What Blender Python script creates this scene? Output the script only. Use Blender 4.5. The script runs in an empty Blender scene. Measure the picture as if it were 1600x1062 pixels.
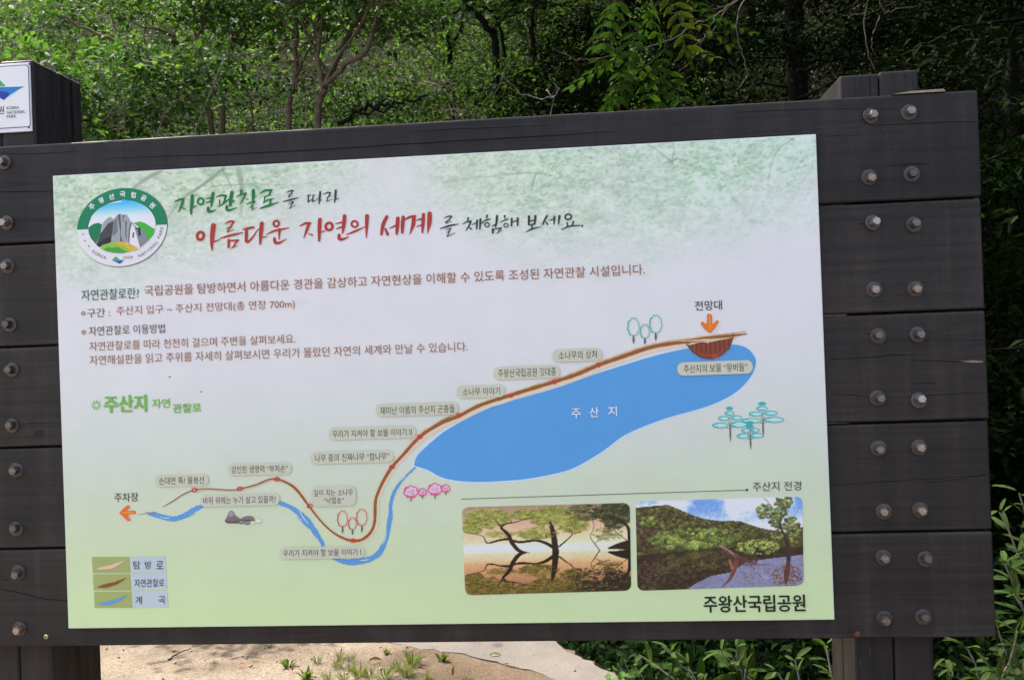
import bpy, bmesh, math, random
import numpy as np
from mathutils import Vector, Matrix

S = bpy.context.scene
COL = S.collection
random.seed(7)
RNG = np.random.default_rng(7)

# ------------------------------------------------------------------ camera, sky, sun, exposure
Z0 = 0.895                                   # height of the printed panel's lower edge above the ground
CAM = np.array([1.1126, -1.9046, 0.5551 + Z0])
YAW, PITCH, ROLL, FPX = 0.087414, 0.004282, -0.036943, 1500.0
_r0 = np.array([math.cos(YAW), math.sin(YAW), 0.0])
FWD = np.array([-math.sin(YAW) * math.cos(PITCH), math.cos(YAW) * math.cos(PITCH), math.sin(PITCH)])
_u0 = np.cross(_r0, FWD)
RIGHT = math.cos(ROLL) * _r0 + math.sin(ROLL) * _u0
UP = -math.sin(ROLL) * _r0 + math.cos(ROLL) * _u0
cam_d = bpy.data.cameras.new("camera")
cam_d.sensor_width = 36.0
cam_d.lens = FPX * 36.0 / 1600.0
cam_d.clip_start = 0.05
cam_d.clip_end = 2000.0
cam_d.dof.use_dof = True
cam_d.dof.focus_distance = 1.98
cam_d.dof.aperture_fstop = 16.0
cam = bpy.data.objects.new("camera", cam_d)
COL.objects.link(cam)
cam.matrix_world = Matrix(((RIGHT[0], UP[0], -FWD[0], CAM[0]), (RIGHT[1], UP[1], -FWD[1], CAM[1]),
                           (RIGHT[2], UP[2], -FWD[2], CAM[2]), (0, 0, 0, 1)))
S.camera = cam

SUN_EL, SUN_AZ = math.radians(58), math.radians(-58)   # azimuth from +Y (behind the board), negative = left
world = bpy.data.worlds.new("World")
S.world = world
world.use_nodes = True
_wn = world.node_tree
_sky = _wn.nodes.new("ShaderNodeTexSky")
_sky.sky_type = 'NISHITA'
_sky.sun_disc = False
_sky.sun_elevation = SUN_EL
_sky.sun_rotation = SUN_AZ
_sky.dust_density = 5.0
_sky.air_density = 1.0
_sky.ozone_density = 0.7
_wn.links.new(_sky.outputs[0], _wn.nodes["Background"].inputs[0])
_wn.nodes["Background"].inputs[1].default_value = 0.15
sun_d = bpy.data.lights.new("sun", 'SUN')
sun_d.energy = 3.5
sun_d.angle = math.radians(0.5)
sun_d.color = (1.0, 0.95, 0.87)
sun = bpy.data.objects.new("sun", sun_d)
COL.objects.link(sun)
_sv = Vector((math.sin(SUN_AZ) * math.cos(SUN_EL), math.cos(SUN_AZ) * math.cos(SUN_EL), math.sin(SUN_EL)))
sun.rotation_euler = _sv.to_track_quat('Z', 'Y').to_euler()
S.view_settings.view_transform = 'Standard'
S.view_settings.look = 'None'
S.view_settings.gamma = 1.0
S.view_settings.exposure = 1.88


# ------------------------------------------------------------------ measuring off the photograph
def ray(px, py):
    return FWD * FPX + RIGHT * (px - 800.0) - UP * (py - 531.0)


def at_depth(px, py, y):
    d = ray(px, py)
    return CAM + d * ((y - CAM[1]) / d[1])


def on_ground(px, py, z=0.0):
    d = ray(px, py)
    return CAM + d * ((z - CAM[2]) / d[2])


def panel(px, py):
    p = at_depth(px, py, 0.0)
    return (p[0], p[2])


# ------------------------------------------------------------------ objects
def link(name, mesh, parent=None):
    o = bpy.data.objects.new(name, mesh)
    COL.objects.link(o)
    if parent is not None:
        o.parent = parent
        o.matrix_parent_inverse = WORLD_OF[parent.name].inverted()
    WORLD_OF[o.name] = Matrix.Identity(4)
    return o


WORLD_OF = {}


def thing(name, label, cat, loc, group=None):
    o = bpy.data.objects.new(name, None)
    o.empty_display_size = 0.05
    COL.objects.link(o)
    o.location = loc
    WORLD_OF[o.name] = Matrix.Translation(loc)
    tag(o, label, cat, group)
    return o


def tag(o, label, cat, group=None):
    o['label'] = label
    o['category'] = cat
    if group:
        o['group'] = group
    return o


def lin(c):
    c = np.asarray(c, float) / 255.0
    return np.where(c <= 0.04045, c / 12.92, ((c + 0.055) / 1.055) ** 2.4)


INK = np.array([1.27, 1.23, 1.09])            # printed reflectance for a tone read off the shaded panel


def ink(c):
    return np.clip(lin(c) * INK, 0, 0.86)


def mesh_np(name, V, F, cols=None, mats=(), smooth=False, fmat=None):
    """V (n,3); F list of index tuples or an (m,k) array; cols (n,3) per-vertex colours."""
    me = bpy.data.meshes.new(name)
    V = np.asarray(V, np.float32)
    if isinstance(F, np.ndarray):
        m, k = F.shape
        me.vertices.add(len(V))
        me.vertices.foreach_set("co", V.ravel())
        me.loops.add(m * k)
        me.loops.foreach_set("vertex_index", F.astype(np.int32).ravel())
        me.polygons.add(m)
        me.polygons.foreach_set("loop_start", np.arange(0, m * k, k, dtype=np.int32))
        me.polygons.foreach_set("loop_total", np.full(m, k, np.int32))
        me.update(calc_edges=True)
    else:
        me.from_pydata([tuple(map(float, v)) for v in V], [], [tuple(map(int, f)) for f in F])
    if cols is not None:
        a = me.color_attributes.new("Col", 'FLOAT_COLOR', 'POINT')
        c4 = np.ones((len(V), 4), np.float32)
        c4[:, :3] = cols
        a.data.foreach_set("color", c4.ravel())
    for m_ in mats:
        me.materials.append(m_)
    if fmat is not None:
        me.polygons.foreach_set("material_index", np.asarray(fmat, np.int32))
    if smooth:
        me.polygons.foreach_set("use_smooth", np.ones(len(me.polygons), bool))
    me.update()
    return me


# ------------------------------------------------------------------ materials
def new_mat(name):
    m = bpy.data.materials.new(name)
    m.use_nodes = True
    nt = m.node_tree
    return m, nt, nt.nodes["Principled BSDF"]


def N(nt, t, **kw):
    n = nt.nodes.new(t)
    for k, v in kw.items():
        setattr(n, k, v)
    return n


def noise(nt, vec, scale, detail=4.0, rough=0.55, dist=0.0):
    n = N(nt, "ShaderNodeTexNoise")
    n.inputs["Scale"].default_value = scale
    n.inputs["Detail"].default_value = detail
    n.inputs["Roughness"].default_value = rough
    n.inputs["Distortion"].default_value = dist
    nt.links.new(vec, n.inputs["Vector"])
    return n.outputs["Fac"]


def ramp(nt, fac, stops):
    r = N(nt, "ShaderNodeValToRGB")
    el = r.color_ramp.elements
    while len(el) < len(stops):
        el.new(0.5)
    for e, (p, c) in zip(el, stops):
        e.position = p
        e.color = (*c, 1.0) if not np.isscalar(c) else (c, c, c, 1.0)
    nt.links.new(fac, r.inputs["Fac"])
    return r.outputs["Color"]


def mixc(nt, a, b, fac, mode='MIX'):
    m = N(nt, "ShaderNodeMix", data_type='RGBA', blend_type=mode)
    for sock, v in ((m.inputs[6], a), (m.inputs[7], b), (m.inputs[0], fac)):
        if hasattr(v, "is_linked"):
            nt.links.new(v, sock)
        elif np.isscalar(v):
            sock.default_value = v
        else:
            sock.default_value = (*v, 1.0)
    return m.outputs[2]


def bump(nt, bsdf, h, strength, dist=0.002):
    b = N(nt, "ShaderNodeBump")
    b.inputs["Strength"].default_value = strength
    b.inputs["Distance"].default_value = dist
    nt.links.new(h, b.inputs["Height"])
    nt.links.new(b.outputs[0], bsdf.inputs["Normal"])


def wood_mat(name, axis):
    m, nt, b = new_mat(name)
    tc = N(nt, "ShaderNodeTexCoord")
    oi = N(nt, "ShaderNodeObjectInfo")
    add = N(nt, "ShaderNodeVectorMath", operation='ADD')
    sc = N(nt, "ShaderNodeVectorMath", operation='SCALE')
    comb = N(nt, "ShaderNodeCombineXYZ")
    for i in range(3):
        nt.links.new(oi.outputs["Random"], comb.inputs[i])
    nt.links.new(comb.outputs[0], sc.inputs[0])
    sc.inputs["Scale"].default_value = 17.0
    nt.links.new(tc.outputs["Object"], add.inputs[0])
    nt.links.new(sc.outputs[0], add.inputs[1])

    def stretched(along, across):
        mp = N(nt, "ShaderNodeMapping")
        s = [across] * 3
        s[axis] = along
        mp.inputs["Scale"].default_value = s
        nt.links.new(add.outputs[0], mp.inputs["Vector"])
        return mp.outputs[0]
    broad = noise(nt, stretched(0.9, 5.0), 1.6, 5, 0.6)
    grain = noise(nt, stretched(1.4, 70.0), 1.4, 6, 0.65, 0.3)
    fine = noise(nt, stretched(6.0, 300.0), 1.0, 3, 0.6)
    weave = noise(nt, stretched(120.0, 25.0), 1.0, 3, 0.6)
    patch = noise(nt, add.outputs[0], 7.0, 5, 0.6)
    c = ramp(nt, broad, [(0.25, (0.0165, 0.0128, 0.0104)), (0.75, (0.0285, 0.0225, 0.0184))])
    c = mixc(nt, c, ramp(nt, oi.outputs["Random"], [(0.0, (0.74, 0.74, 0.76)), (1.0, (1.16, 1.12, 1.08))]), 1.0, 'MULTIPLY')
    g = ramp(nt, grain, [(0.30, 0.45), (0.5, 1.0), (0.75, 1.4)])
    c = mixc(nt, c, g, 0.75, 'MULTIPLY')
    f = ramp(nt, fine, [(0.3, 0.72), (0.65, 1.16)])
    c = mixc(nt, c, f, 0.6, 'MULTIPLY')
    w = ramp(nt, weave, [(0.35, 0.8), (0.65, 1.15)])
    c = mixc(nt, c, w, 0.45, 'MULTIPLY')
    # chalky weathering and scuffs
    d = ramp(nt, patch, [(0.56, 0.0), (0.78, 1.0)])
    sp = ramp(nt, noise(nt, add.outputs[0], 260.0, 2, 0.5), [(0.70, 0.0), (0.76, 1.0)])
    dust = mixc(nt, (0, 0, 0), sp, d, 'MIX')
    c = mixc(nt, c, (0.11, 0.10, 0.09), dust)
    c = mixc(nt, c, (0.045, 0.040, 0.037), mixc(nt, (0, 0, 0), (0.5, 0.5, 0.5), d))
    mp2 = N(nt, "ShaderNodeMapping")
    mp2.inputs["Scale"].default_value = (26.0, 26.0, 1.6)
    nt.links.new(add.outputs[0], mp2.inputs["Vector"])
    stk = noise(nt, mp2.outputs[0], 1.0, 4, 0.6)
    c = mixc(nt, c, ramp(nt, stk, [(0.30, 0.70), (0.52, 1.0), (0.72, 1.6)]), 0.8, 'MULTIPLY')
    mp3 = N(nt, "ShaderNodeMapping")
    mp3.inputs["Scale"].default_value = (420.0, 420.0, 34.0)
    mp3.inputs["Rotation"].default_value = (0.0, 0.25, 0.0)
    nt.links.new(add.outputs[0], mp3.inputs["Vector"])
    scr = ramp(nt, noise(nt, mp3.outputs[0], 1.0, 1, 0.4), [(0.735, 0.0), (0.77, 1.0)])
    zone = ramp(nt, noise(nt, add.outputs[0], 4.0, 3, 0.6), [(0.52, 0.0), (0.66, 0.8)])
    c = mixc(nt, c, (0.095, 0.085, 0.078), mixc(nt, (0, 0, 0), scr, zone))
    # long hair cracks along the grain
    cr = noise(nt, stretched(0.8, 13.0), 1.0, 2, 0.4, 0.25)
    mth = N(nt, "ShaderNodeMath", operation='SUBTRACT')
    nt.links.new(cr, mth.inputs[0])
    mth.inputs[1].default_value = 0.56
    ab = N(nt, "ShaderNodeMath", operation='ABSOLUTE')
    nt.links.new(mth.outputs[0], ab.inputs[0])
    crk = ramp(nt, ab.outputs[0], [(0.0, 0.0), (0.004, 1.0)])
    brk = ramp(nt, noise(nt, stretched(2.0, 9.0), 1.0, 2), [(0.56, 1.0), (0.62, 0.0)])
    crk = mixc(nt, crk, (1, 1, 1), brk)
    c = mixc(nt, c, crk, 0.6, 'MULTIPLY')
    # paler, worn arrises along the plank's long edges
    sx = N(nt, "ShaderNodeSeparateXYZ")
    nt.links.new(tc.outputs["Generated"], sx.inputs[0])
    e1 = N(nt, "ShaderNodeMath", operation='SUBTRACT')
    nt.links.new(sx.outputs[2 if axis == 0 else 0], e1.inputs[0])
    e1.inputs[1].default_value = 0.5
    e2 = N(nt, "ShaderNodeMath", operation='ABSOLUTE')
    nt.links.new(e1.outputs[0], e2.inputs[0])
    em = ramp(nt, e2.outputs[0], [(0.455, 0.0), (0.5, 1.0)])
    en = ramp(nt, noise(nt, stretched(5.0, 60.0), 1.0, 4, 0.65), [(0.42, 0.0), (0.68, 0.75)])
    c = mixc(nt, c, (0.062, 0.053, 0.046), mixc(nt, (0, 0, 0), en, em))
    nt.links.new(c, b.inputs["Base Color"])
    b.inputs["Roughness"].default_value = 0.62
    b.inputs["Specular IOR Level"].default_value = 0.35
    hh = mixc(nt, mixc(nt, g, f, 0.5), crk, 0.6, 'MULTIPLY')
    bump(nt, b, hh, 0.35, 0.0012)
    return m


def flat_mat(name, col, rough=0.6, metal=0.0, var=0.0, scale=30.0, spec=0.5):
    m, nt, b = new_mat(name)
    b.inputs["Roughness"].default_value = rough
    b.inputs["Metallic"].default_value = metal
    b.inputs["Specular IOR Level"].default_value = spec
    if var:
        tc = N(nt, "ShaderNodeTexCoord")
        f = noise(nt, tc.outputs["Object"], scale, 5, 0.65)
        c0 = tuple(np.array(col) * (1 - var))
        c1 = tuple(np.clip(np.array(col) * (1 + var), 0, 1))
        nt.links.new(ramp(nt, f, [(0.3, c0), (0.7, c1)]), b.inputs["Base Color"])
        nt.links.new(ramp(nt, f, [(0.3, rough * 0.8), (0.7, min(1, rough * 1.3))]), b.inputs["Roughness"])
    else:
        b.inputs["Base Color"].default_value = (*col, 1)
    return m


def print_mat():
    m, nt, b = new_mat("printed_vinyl")
    a = N(nt, "ShaderNodeVertexColor", layer_name="Col")
    tc = N(nt, "ShaderNodeTexCoord")
    f = ramp(nt, noise(nt, tc.outputs["Object"], 9.0, 5, 0.6), [(0.3, 0.945), (0.7, 1.0)])
    nt.links.new(mixc(nt, a.outputs["Color"], f, 1.0, 'MULTIPLY'), b.inputs["Base Color"])
    b.inputs["Roughness"].default_value = 0.38
    b.inputs["Specular IOR Level"].default_value = 0.4
    return m


def leaf_mat(name, trans=0.42, rough=0.55, warm=(1.25, 1.25, 0.5), spec=0.06):
    m, nt, b = new_mat(name)
    a = N(nt, "ShaderNodeVertexColor", layer_name="Col")
    nt.links.new(a.outputs["Color"], b.inputs["Base Color"])
    b.inputs["Roughness"].default_value = rough
    b.inputs["Specular IOR Level"].default_value = spec
    t = N(nt, "ShaderNodeBsdfTranslucent")
    nt.links.new(mixc(nt, a.outputs["Color"], warm, 1.0, 'MULTIPLY'), t.inputs["Color"])
    mx = N(nt, "ShaderNodeMixShader")
    mx.inputs[0].default_value = trans
    nt.links.new(b.outputs[0], mx.inputs[1])
    nt.links.new(t.outputs[0], mx.inputs[2])
    nt.links.new(mx.outputs[0], nt.nodes["Material Output"].inputs["Surface"])
    return m


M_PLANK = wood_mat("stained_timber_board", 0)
M_POST = wood_mat("stained_timber_post", 2)
M_PRINT = print_mat()
M_CRACK = flat_mat("timber_crack", (0.010, 0.0085, 0.0078), 0.9, spec=0.1)
M_RAW = flat_mat("raw_split_timber", (0.22, 0.165, 0.11), 0.8, var=0.3, scale=80)
M_STEEL = flat_mat("weathered_steel", (0.24, 0.212, 0.19), 0.42, 0.85, var=0.35, scale=220)
_nt = M_STEEL.node_tree
_oi = N(_nt, "ShaderNodeObjectInfo")
_b = _nt.nodes["Principled BSDF"]
_src = _b.inputs["Base Color"].links[0].from_socket
_nt.links.new(mixc(_nt, _src, ramp(_nt, _oi.outputs["Random"], [(0.0, (.50, .44, .40)), (0.5, (1.0, .95, .90)), (1.0, (1.75, 1.62, 1.5))]), 1.0, 'MULTIPLY'), _b.inputs["Base Color"])
M_WASHER = flat_mat("weathered_washer", (0.095, 0.083, 0.074), 0.5, 0.75, var=0.45, scale=150)
M_BRASS = flat_mat("brass_screw", (0.62, 0.52, 0.30), 0.35, 0.9, var=0.2, scale=300)
M_RUST = flat_mat("rust", (0.16, 0.045, 0.018), 0.85, var=0.4, scale=300)
M_EDGE = flat_mat("panel_edge", (0.75, 0.76, 0.74), 0.5)
M_PLATE = flat_mat("enamel_plate", (0.80, 0.80, 0.79), 0.3, var=0.02, scale=12)
M_LEAF = leaf_mat("leaf")
M_LEAF_SPRAY = leaf_mat("spray_leaf", 0.4, 0.9, spec=0.0)
M_STALK = flat_mat("leaf_stalk", (0.05, 0.06, 0.022), 0.9, spec=0.05)
M_LEAF_DARK = leaf_mat("shade_leaf", 0.15, 0.8, spec=0.03)
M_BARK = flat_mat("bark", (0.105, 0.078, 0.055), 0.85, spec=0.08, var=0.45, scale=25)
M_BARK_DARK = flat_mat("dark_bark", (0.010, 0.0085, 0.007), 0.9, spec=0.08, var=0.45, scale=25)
M_TWIG = flat_mat("pale_twig", (0.27, 0.235, 0.19), 0.8, spec=0.08, var=0.3, scale=40)
M_BRANCH = flat_mat("grey_branch", (0.085, 0.072, 0.058), 0.85, spec=0.08, var=0.3, scale=40)
M_DEAD = leaf_mat("dead_leaf", 0.15, 0.7, (1.0, 0.9, 0.7))
M_ROCK = flat_mat("grey_rock", (0.21, 0.205, 0.195), 0.9, var=0.5, scale=6)


# ------------------------------------------------------------------ printed artwork
def catmull(P, n=6):
    P = np.asarray(P, float)
    if len(P) < 3:
        t = np.linspace(0, 1, n + 1)[:, None]
        return P[0] * (1 - t) + P[-1] * t
    Q = np.vstack([2 * P[0] - P[1], P, 2 * P[-1] - P[-2]])
    out = []
    for i in range(len(P) - 1):
        p0, p1, p2, p3 = Q[i:i + 4]
        for t in np.linspace(0, 1, n, endpoint=False):
            out.append(0.5 * (2 * p1 + (p2 - p0) * t + (2 * p0 - 5 * p1 + 4 * p2 - p3) * t * t + (3 * p1 - p0 - 3 * p2 + p3) * t ** 3))
    out.append(P[-1])
    return np.array(out)


class Art:
    """Flat printed shapes on the panel; points are photograph pixels, mapped onto the panel's plane."""

    def __init__(s, y0=0.0, mp=panel):
        s.V, s.F, s.C, s.y0, s.mp = [], [], [], y0, mp

    def put(s, pts, faces, col, layer, dy=None):
        b = len(s.V)
        s.k = getattr(s, 'k', 0) + 1
        y = s.y0 - 0.0003 * layer - 0.000005 * (s.k % 5)
        for i, p in enumerate(pts):
            s.V.append((p[0], y - (dy[i] if dy is not None else 0.0), p[1]))
        col = np.asarray(col, float)
        if col.ndim == 1:
            s.C.extend([col] * len(pts))
        else:
            s.C.extend(list(col))
        for f in faces:
            s.F.append(tuple(i + b for i in f))

    def poly(s, pts, col, layer=1, o=(0, 0), k=1.0, smooth=0):
        pts = [(o[0] + x / k, o[1] + y / k) for x, y in pts]
        if smooth:
            P = np.vstack([pts, pts[:1]])
            pts = catmull(P, smooth)[:-1]
        s.put([s.mp(*p) for p in pts], [tuple(range(len(pts) - 1, -1, -1))], ink(col), layer)

    def stroke(s, pts, col, layer=2, o=(0, 0), k=1.0, n=6, jit=0.0, caps=True):
        P = np.array(pts, float)
        P[:, 0] = o[0] + P[:, 0] / k
        P[:, 1] = o[1] + P[:, 1] / k
        P[:, 2] = P[:, 2] / k
        Q = catmull(P, n)
        d = np.gradient(Q[:, :2], axis=0)
        d /= np.linalg.norm(d, axis=1)[:, None] + 1e-9
        nrm = np.stack([-d[:, 1], d[:, 0]], 1)
        w = np.maximum(Q[:, 2], 0.25)[:, None] / 2
        if jit:
            w = w * (1 + jit * RNG.uniform(-1, 1, w.shape))
        L, R = Q[:, :2] + nrm * w, Q[:, :2] - nrm * w
        pts2, faces = [], []
        for a, b in zip(L, R):
            pts2 += [tuple(a), tuple(b)]
        for i in range(len(Q) - 1):
            faces.append((2 * i, 2 * i + 1, 2 * i + 3, 2 * i + 2))
        # round ends
        dy = [2.5e-5 * (i // 2) / len(Q) for i in range(len(pts2))]
        for idx, sg in ((0, -1), (len(Q) - 1, 1)) if caps else ():
            c, dd, nn, ww = Q[idx, :2], d[idx] * sg, nrm[idx], w[idx, 0]
            b0 = len(pts2)
            for t in np.linspace(-math.pi / 2, math.pi / 2, 6):
                pts2.append(tuple(c + dd * ww * 0.8 * math.cos(t) + nn * ww * math.sin(t)))
            faces.append(tuple(range(b0, b0 + 6)))
            dy += [0.0 if sg < 0 else 2.5e-5] * 6
        s.put([s.mp(*p) for p in pts2], faces, ink(col), layer, dy)

    def ring(s, cx, cy, rx, ry, w, col, layer=2, o=(0, 0), k=1.0, rot=0.0, wob=0.0, nb=7, n=40, a0=0.0, a1=2 * math.pi):
        P = []
        for t in np.linspace(a0, a1, n):
            q = 1 + wob * math.sin(nb * t)
            x, y = rx * q * math.cos(t), ry * q * math.sin(t)
            P.append((cx + x * math.cos(rot) - y * math.sin(rot), cy + x * math.sin(rot) + y * math.cos(rot), w))
        s.stroke(P, col, layer, o, k, n=1, caps=(a1 - a0 < 6))

    def disc(s, cx, cy, rx, ry, col, layer=2, o=(0, 0), k=1.0, n=28, rot=0.0):
        P = []
        for i in range(n):
            t = 2 * math.pi * i / n
            x, y = rx * math.cos(t), ry * math.sin(t)
            P.append((cx + x * math.cos(rot) - y * math.sin(rot), cy + x * math.sin(rot) + y * math.cos(rot)))
        s.poly(P, col, layer, o, k)

    def pill(s, xl, xr, yc, h, col, layer=3, rad=None):
        X0, X1 = s.mp(xl, yc)[0], s.mp(xr, yc)[0]
        m = (xl + xr) / 2
        Zt, Zb = s.mp(m, yc - h / 2)[1], s.mp(m, yc + h / 2)[1]
        r = (Zt - Zb) / 2 if rad is None else rad
        P = []
        for cx, cz, a in ((X1 - r, Zt - r, 0), (X0 + r, Zt - r, 90), (X0 + r, Zb + r, 180), (X1 - r, Zb + r, 270)):
            for i in range(7):
                t = math.radians(a + 15 * i)
                P.append((cx + r * math.cos(t), cz + r * math.sin(t)))
        s.put(P, [tuple(range(len(P)))], ink(col), layer)

    def text(s, body, xl, xr, yc, h, col, layer=4, bold=0.0):
        V, F = text_geo(body, bold)
        X0, X1 = s.mp(xl, yc)[0], s.mp(xr, yc)[0]
        m = (xl + xr) / 2
        Zt, Zb = s.mp(m, yc - h / 2)[1], s.mp(m, yc + h / 2)[1]
        lo, hi = V.min(0), V.max(0)
        P = [(X0 + (v[0] - lo[0]) / (hi[0] - lo[0]) * (X1 - X0), Zb + (v[1] - lo[1]) / (hi[1] - lo[1]) * (Zt - Zb)) for v in V]
        s.put(P, F, ink(col), layer)

    def glyph(s, ch, cx, cy, size, rot, col, layer=4, o=(0, 0), k=1.0, bold=0.0):
        """one character centred at a point, turned clockwise by rot degrees"""
        V, F = text_geo(ch, bold)
        lo, hi = V.min(0), V.max(0)
        sc = size / max(hi[1] - lo[1], 0.55)
        c = (lo + hi) / 2
        t = math.radians(rot)
        P = []
        for v in V:
            x, y = (v[0] - c[0]) * sc, -(v[1] - c[1]) * sc
            px, py = cx + x * math.cos(t) - y * math.sin(t), cy + x * math.sin(t) + y * math.cos(t)
            P.append(s.mp(o[0] + px / k, o[1] + py / k))
        s.put(P, F, ink(col), layer)

    def build(s, name, parent):
        me = mesh_np(name, s.V, s.F, np.array(s.C), [M_PRINT])
        # printed faces look out of the panel
        bm = bmesh.new()
        bm.from_mesh(me)
        for f in bm.faces:
            f.normal_update()
            if f.normal.y > 0:
                f.normal_flip()
        bm.to_mesh(me)
        bm.free()
        return link(name, me, parent)


_tcache = {}


def text_geo(body, bold=0.0):
    key = (body, bold)
    if key not in _tcache:
        cu = bpy.data.curves.new("lettering", 'FONT')
        cu.body = body
        cu.size = 1.0
        cu.resolution_u = 3
        cu.fill_mode = 'FRONT'
        cu.offset = bold
        o = bpy.data.objects.new("lettering", cu)
        COL.objects.link(o)
        dg = bpy.context.evaluated_depsgraph_get()
        dg.update()
        me = o.evaluated_get(dg).to_mesh()
        V = np.array([v.co[:2] for v in me.vertices])
        F = [tuple(p.vertices) for p in me.polygons]
        o.evaluated_get(dg).to_mesh_clear()
        bpy.data.objects.remove(o)
        bpy.data.curves.remove(cu)
        _tcache[key] = (V, F)
    return _tcache[key]


# small raster tools for the photographs printed on the panel
def vnoise(h, w, sy, sx, seed):
    r = np.random.default_rng(seed)
    out = np.zeros((h, w))
    amp, tot = 1.0, 0.0
    for o in range(5):
        gy, gx = max(2, int(sy * 2 ** o) + 1), max(2, int(sx * 2 ** o) + 1)
        g = r.random((gy + 1, gx + 1))
        yy, xx = np.linspace(0, gy - 1e-6, h), np.linspace(0, gx - 1e-6, w)
        yi, xi = yy.astype(int), xx.astype(int)
        fy, fx = (yy - yi)[:, None], (xx - xi)[None]
        fy, fx = fy * fy * (3 - 2 * fy), fx * fx * (3 - 2 * fx)
        a = g[np.ix_(yi, xi)] * (1 - fx) + g[np.ix_(yi, xi + 1)] * fx
        b = g[np.ix_(yi + 1, xi)] * (1 - fx) + g[np.ix_(yi + 1, xi + 1)] * fx
        out += amp * (a * (1 - fy) + b * fy)
        tot += amp
        amp *= 0.6
    return out / tot


def dab(img, x, y, rx, ry, col, a=1.0):
    h, w = img.shape[:2]
    x0, x1, y0, y1 = int(max(0, x - rx - 1)), int(min(w, x + rx + 2)), int(max(0, y - ry - 1)), int(min(h, y + ry + 2))
    if x1 <= x0 or y1 <= y0:
        return
    yy, xx = np.mgrid[y0:y1, x0:x1]
    d = ((xx - x) / rx) ** 2 + ((yy - y) / ry) ** 2
    m = (np.clip(1.35 - d, 0, 1) * a)[..., None]
    img[y0:y1, x0:x1] = img[y0:y1, x0:x1] * (1 - m) + np.array(col, float) * m


def line(img, pts, col, a=1.0, k=1.0, o=(0, 0)):
    P = np.array(pts, float)
    Q = catmull(P, 8)
    for p, q in zip(Q[:-1], Q[1:]):
        L = math.hypot(*(q[:2] - p[:2])) * k
        for t in np.linspace(0, 1, max(2, int(L / 0.6)), endpoint=False):
            c = p * (1 - t) + q * t
            r = max(0.55, c[2] * k / 2)
            dab(img, (c[0] - o[0]) * k, (c[1] - o[1]) * k, r, r, col, a)


def sprinkle(img, cx, cy, rx, ry, n, cols, r0, r1, a=0.8, flat=0.7, rng=RNG):
    for _ in range(n):
        t, q = rng.uniform(0, 2 * math.pi), math.sqrt(rng.random())
        r = rng.uniform(r0, r1)
        c = np.array(cols[rng.integers(len(cols))], float) * rng.uniform(0.85, 1.15)
        dab(img, cx + rx * q * math.cos(t), cy + ry * q * math.sin(t), r, r * flat, c, a)


def raster_sheet(name, img, quad, layer, parent, rad=0.0):
    """the printed picture as a fine sheet of coloured vertices; quad = TL, TR, BR, BL in photograph pixels"""
    h, w = img.shape[:2]
    TL, TR, BR, BL = [np.array(panel(*q)) for q in quad]
    u, v = np.linspace(0, 1, w), np.linspace(0, 1, h)
    H = np.linalg.norm(TL - BL)
    W = np.linalg.norm(TR - TL)
    V = np.zeros((h, w, 3))
    C = np.zeros((h, w, 3))
    for j in range(h):
        ins = 0.0
        if rad > 0:
            dz = min(v[j], 1 - v[j]) * H
            if dz < rad:
                ins = (rad - math.sqrt(max(0, rad * rad - (rad - dz) ** 2))) / W
        uu = ins + u * (1 - 2 * ins)
        p = (TL + (BL - TL) * v[j])[None] * (1 - uu[:, None]) + (TR + (BR - TR) * v[j])[None] * uu[:, None]
        V[j, :, 0], V[j, :, 2], V[j, :, 1] = p[:, 0], p[:, 1], -0.0003 * layer
        xi = np.clip(uu * (w - 1), 0, w - 1.001)
        x0 = xi.astype(int)
        f = (xi - x0)[:, None]
        C[j] = img[j, x0] * (1 - f) + img[j, x0 + 1] * f
    idx = np.arange(h * w).reshape(h, w)
    F = np.stack([idx[1:, :-1], idx[1:, 1:], idx[:-1, 1:], idx[:-1, :-1]], -1).reshape(-1, 4)
    me = mesh_np(name, V.reshape(-1, 3), F, ink(np.clip(C, 0, 255)).reshape(-1, 3), [M_PRINT])
    return link(name, me, parent)


def clumps(img, pts, r0, r1, cols, rng, a=.8):
    """tree crowns seen from afar: each a dark underside, a body and a lit top, painted from far to near"""
    for x, y in sorted(pts, key=lambda q: q[1]):
        r = rng.uniform(r0, r1)
        c = np.array(cols[rng.integers(len(cols))], float) * rng.uniform(.85, 1.15)
        dab(img, x, y + r * .35, r * 1.1, r * .8, c * .42, a)
        dab(img, x, y, r, r * .75, c * .85, a)
        for _ in range(int(3 + r * 2)):
            t, q = rng.uniform(0, 6.283), math.sqrt(rng.random())
            yy_ = math.sin(t) * q
            dab(img, x + r * q * math.cos(t), y + r * .75 * yy_, rng.uniform(.6, 1.3), rng.uniform(.5, 1.0), c * (1.12 - .45 * yy_), .6)


def in_ell(cx, cy, rx, ry, n, rng):
    t, q = rng.uniform(0, 6.283, n), np.sqrt(rng.random(n))
    return list(zip(cx + rx * q * np.cos(t), cy + ry * q * np.sin(t)))


# ------------------------------------------------------------------ the timber notice board
BOARD = thing("notice_board", "dark timber notice board carrying a white and green trail map on two posts", "notice board", (0.775, 0.0, 0.0))


def bevel_box(lo, hi, r=0.004, seg=2):
    bm = bmesh.new()
    bmesh.ops.create_cube(bm, size=1.0)
    for v in bm.verts:
        for i in range(3):
            v.co[i] = lo[i] if v.co[i] < 0 else hi[i]
    bmesh.ops.bevel(bm, geom=list(bm.edges), offset=r, segments=seg, affect='EDGES', profile=0.5)
    return bm


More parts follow.
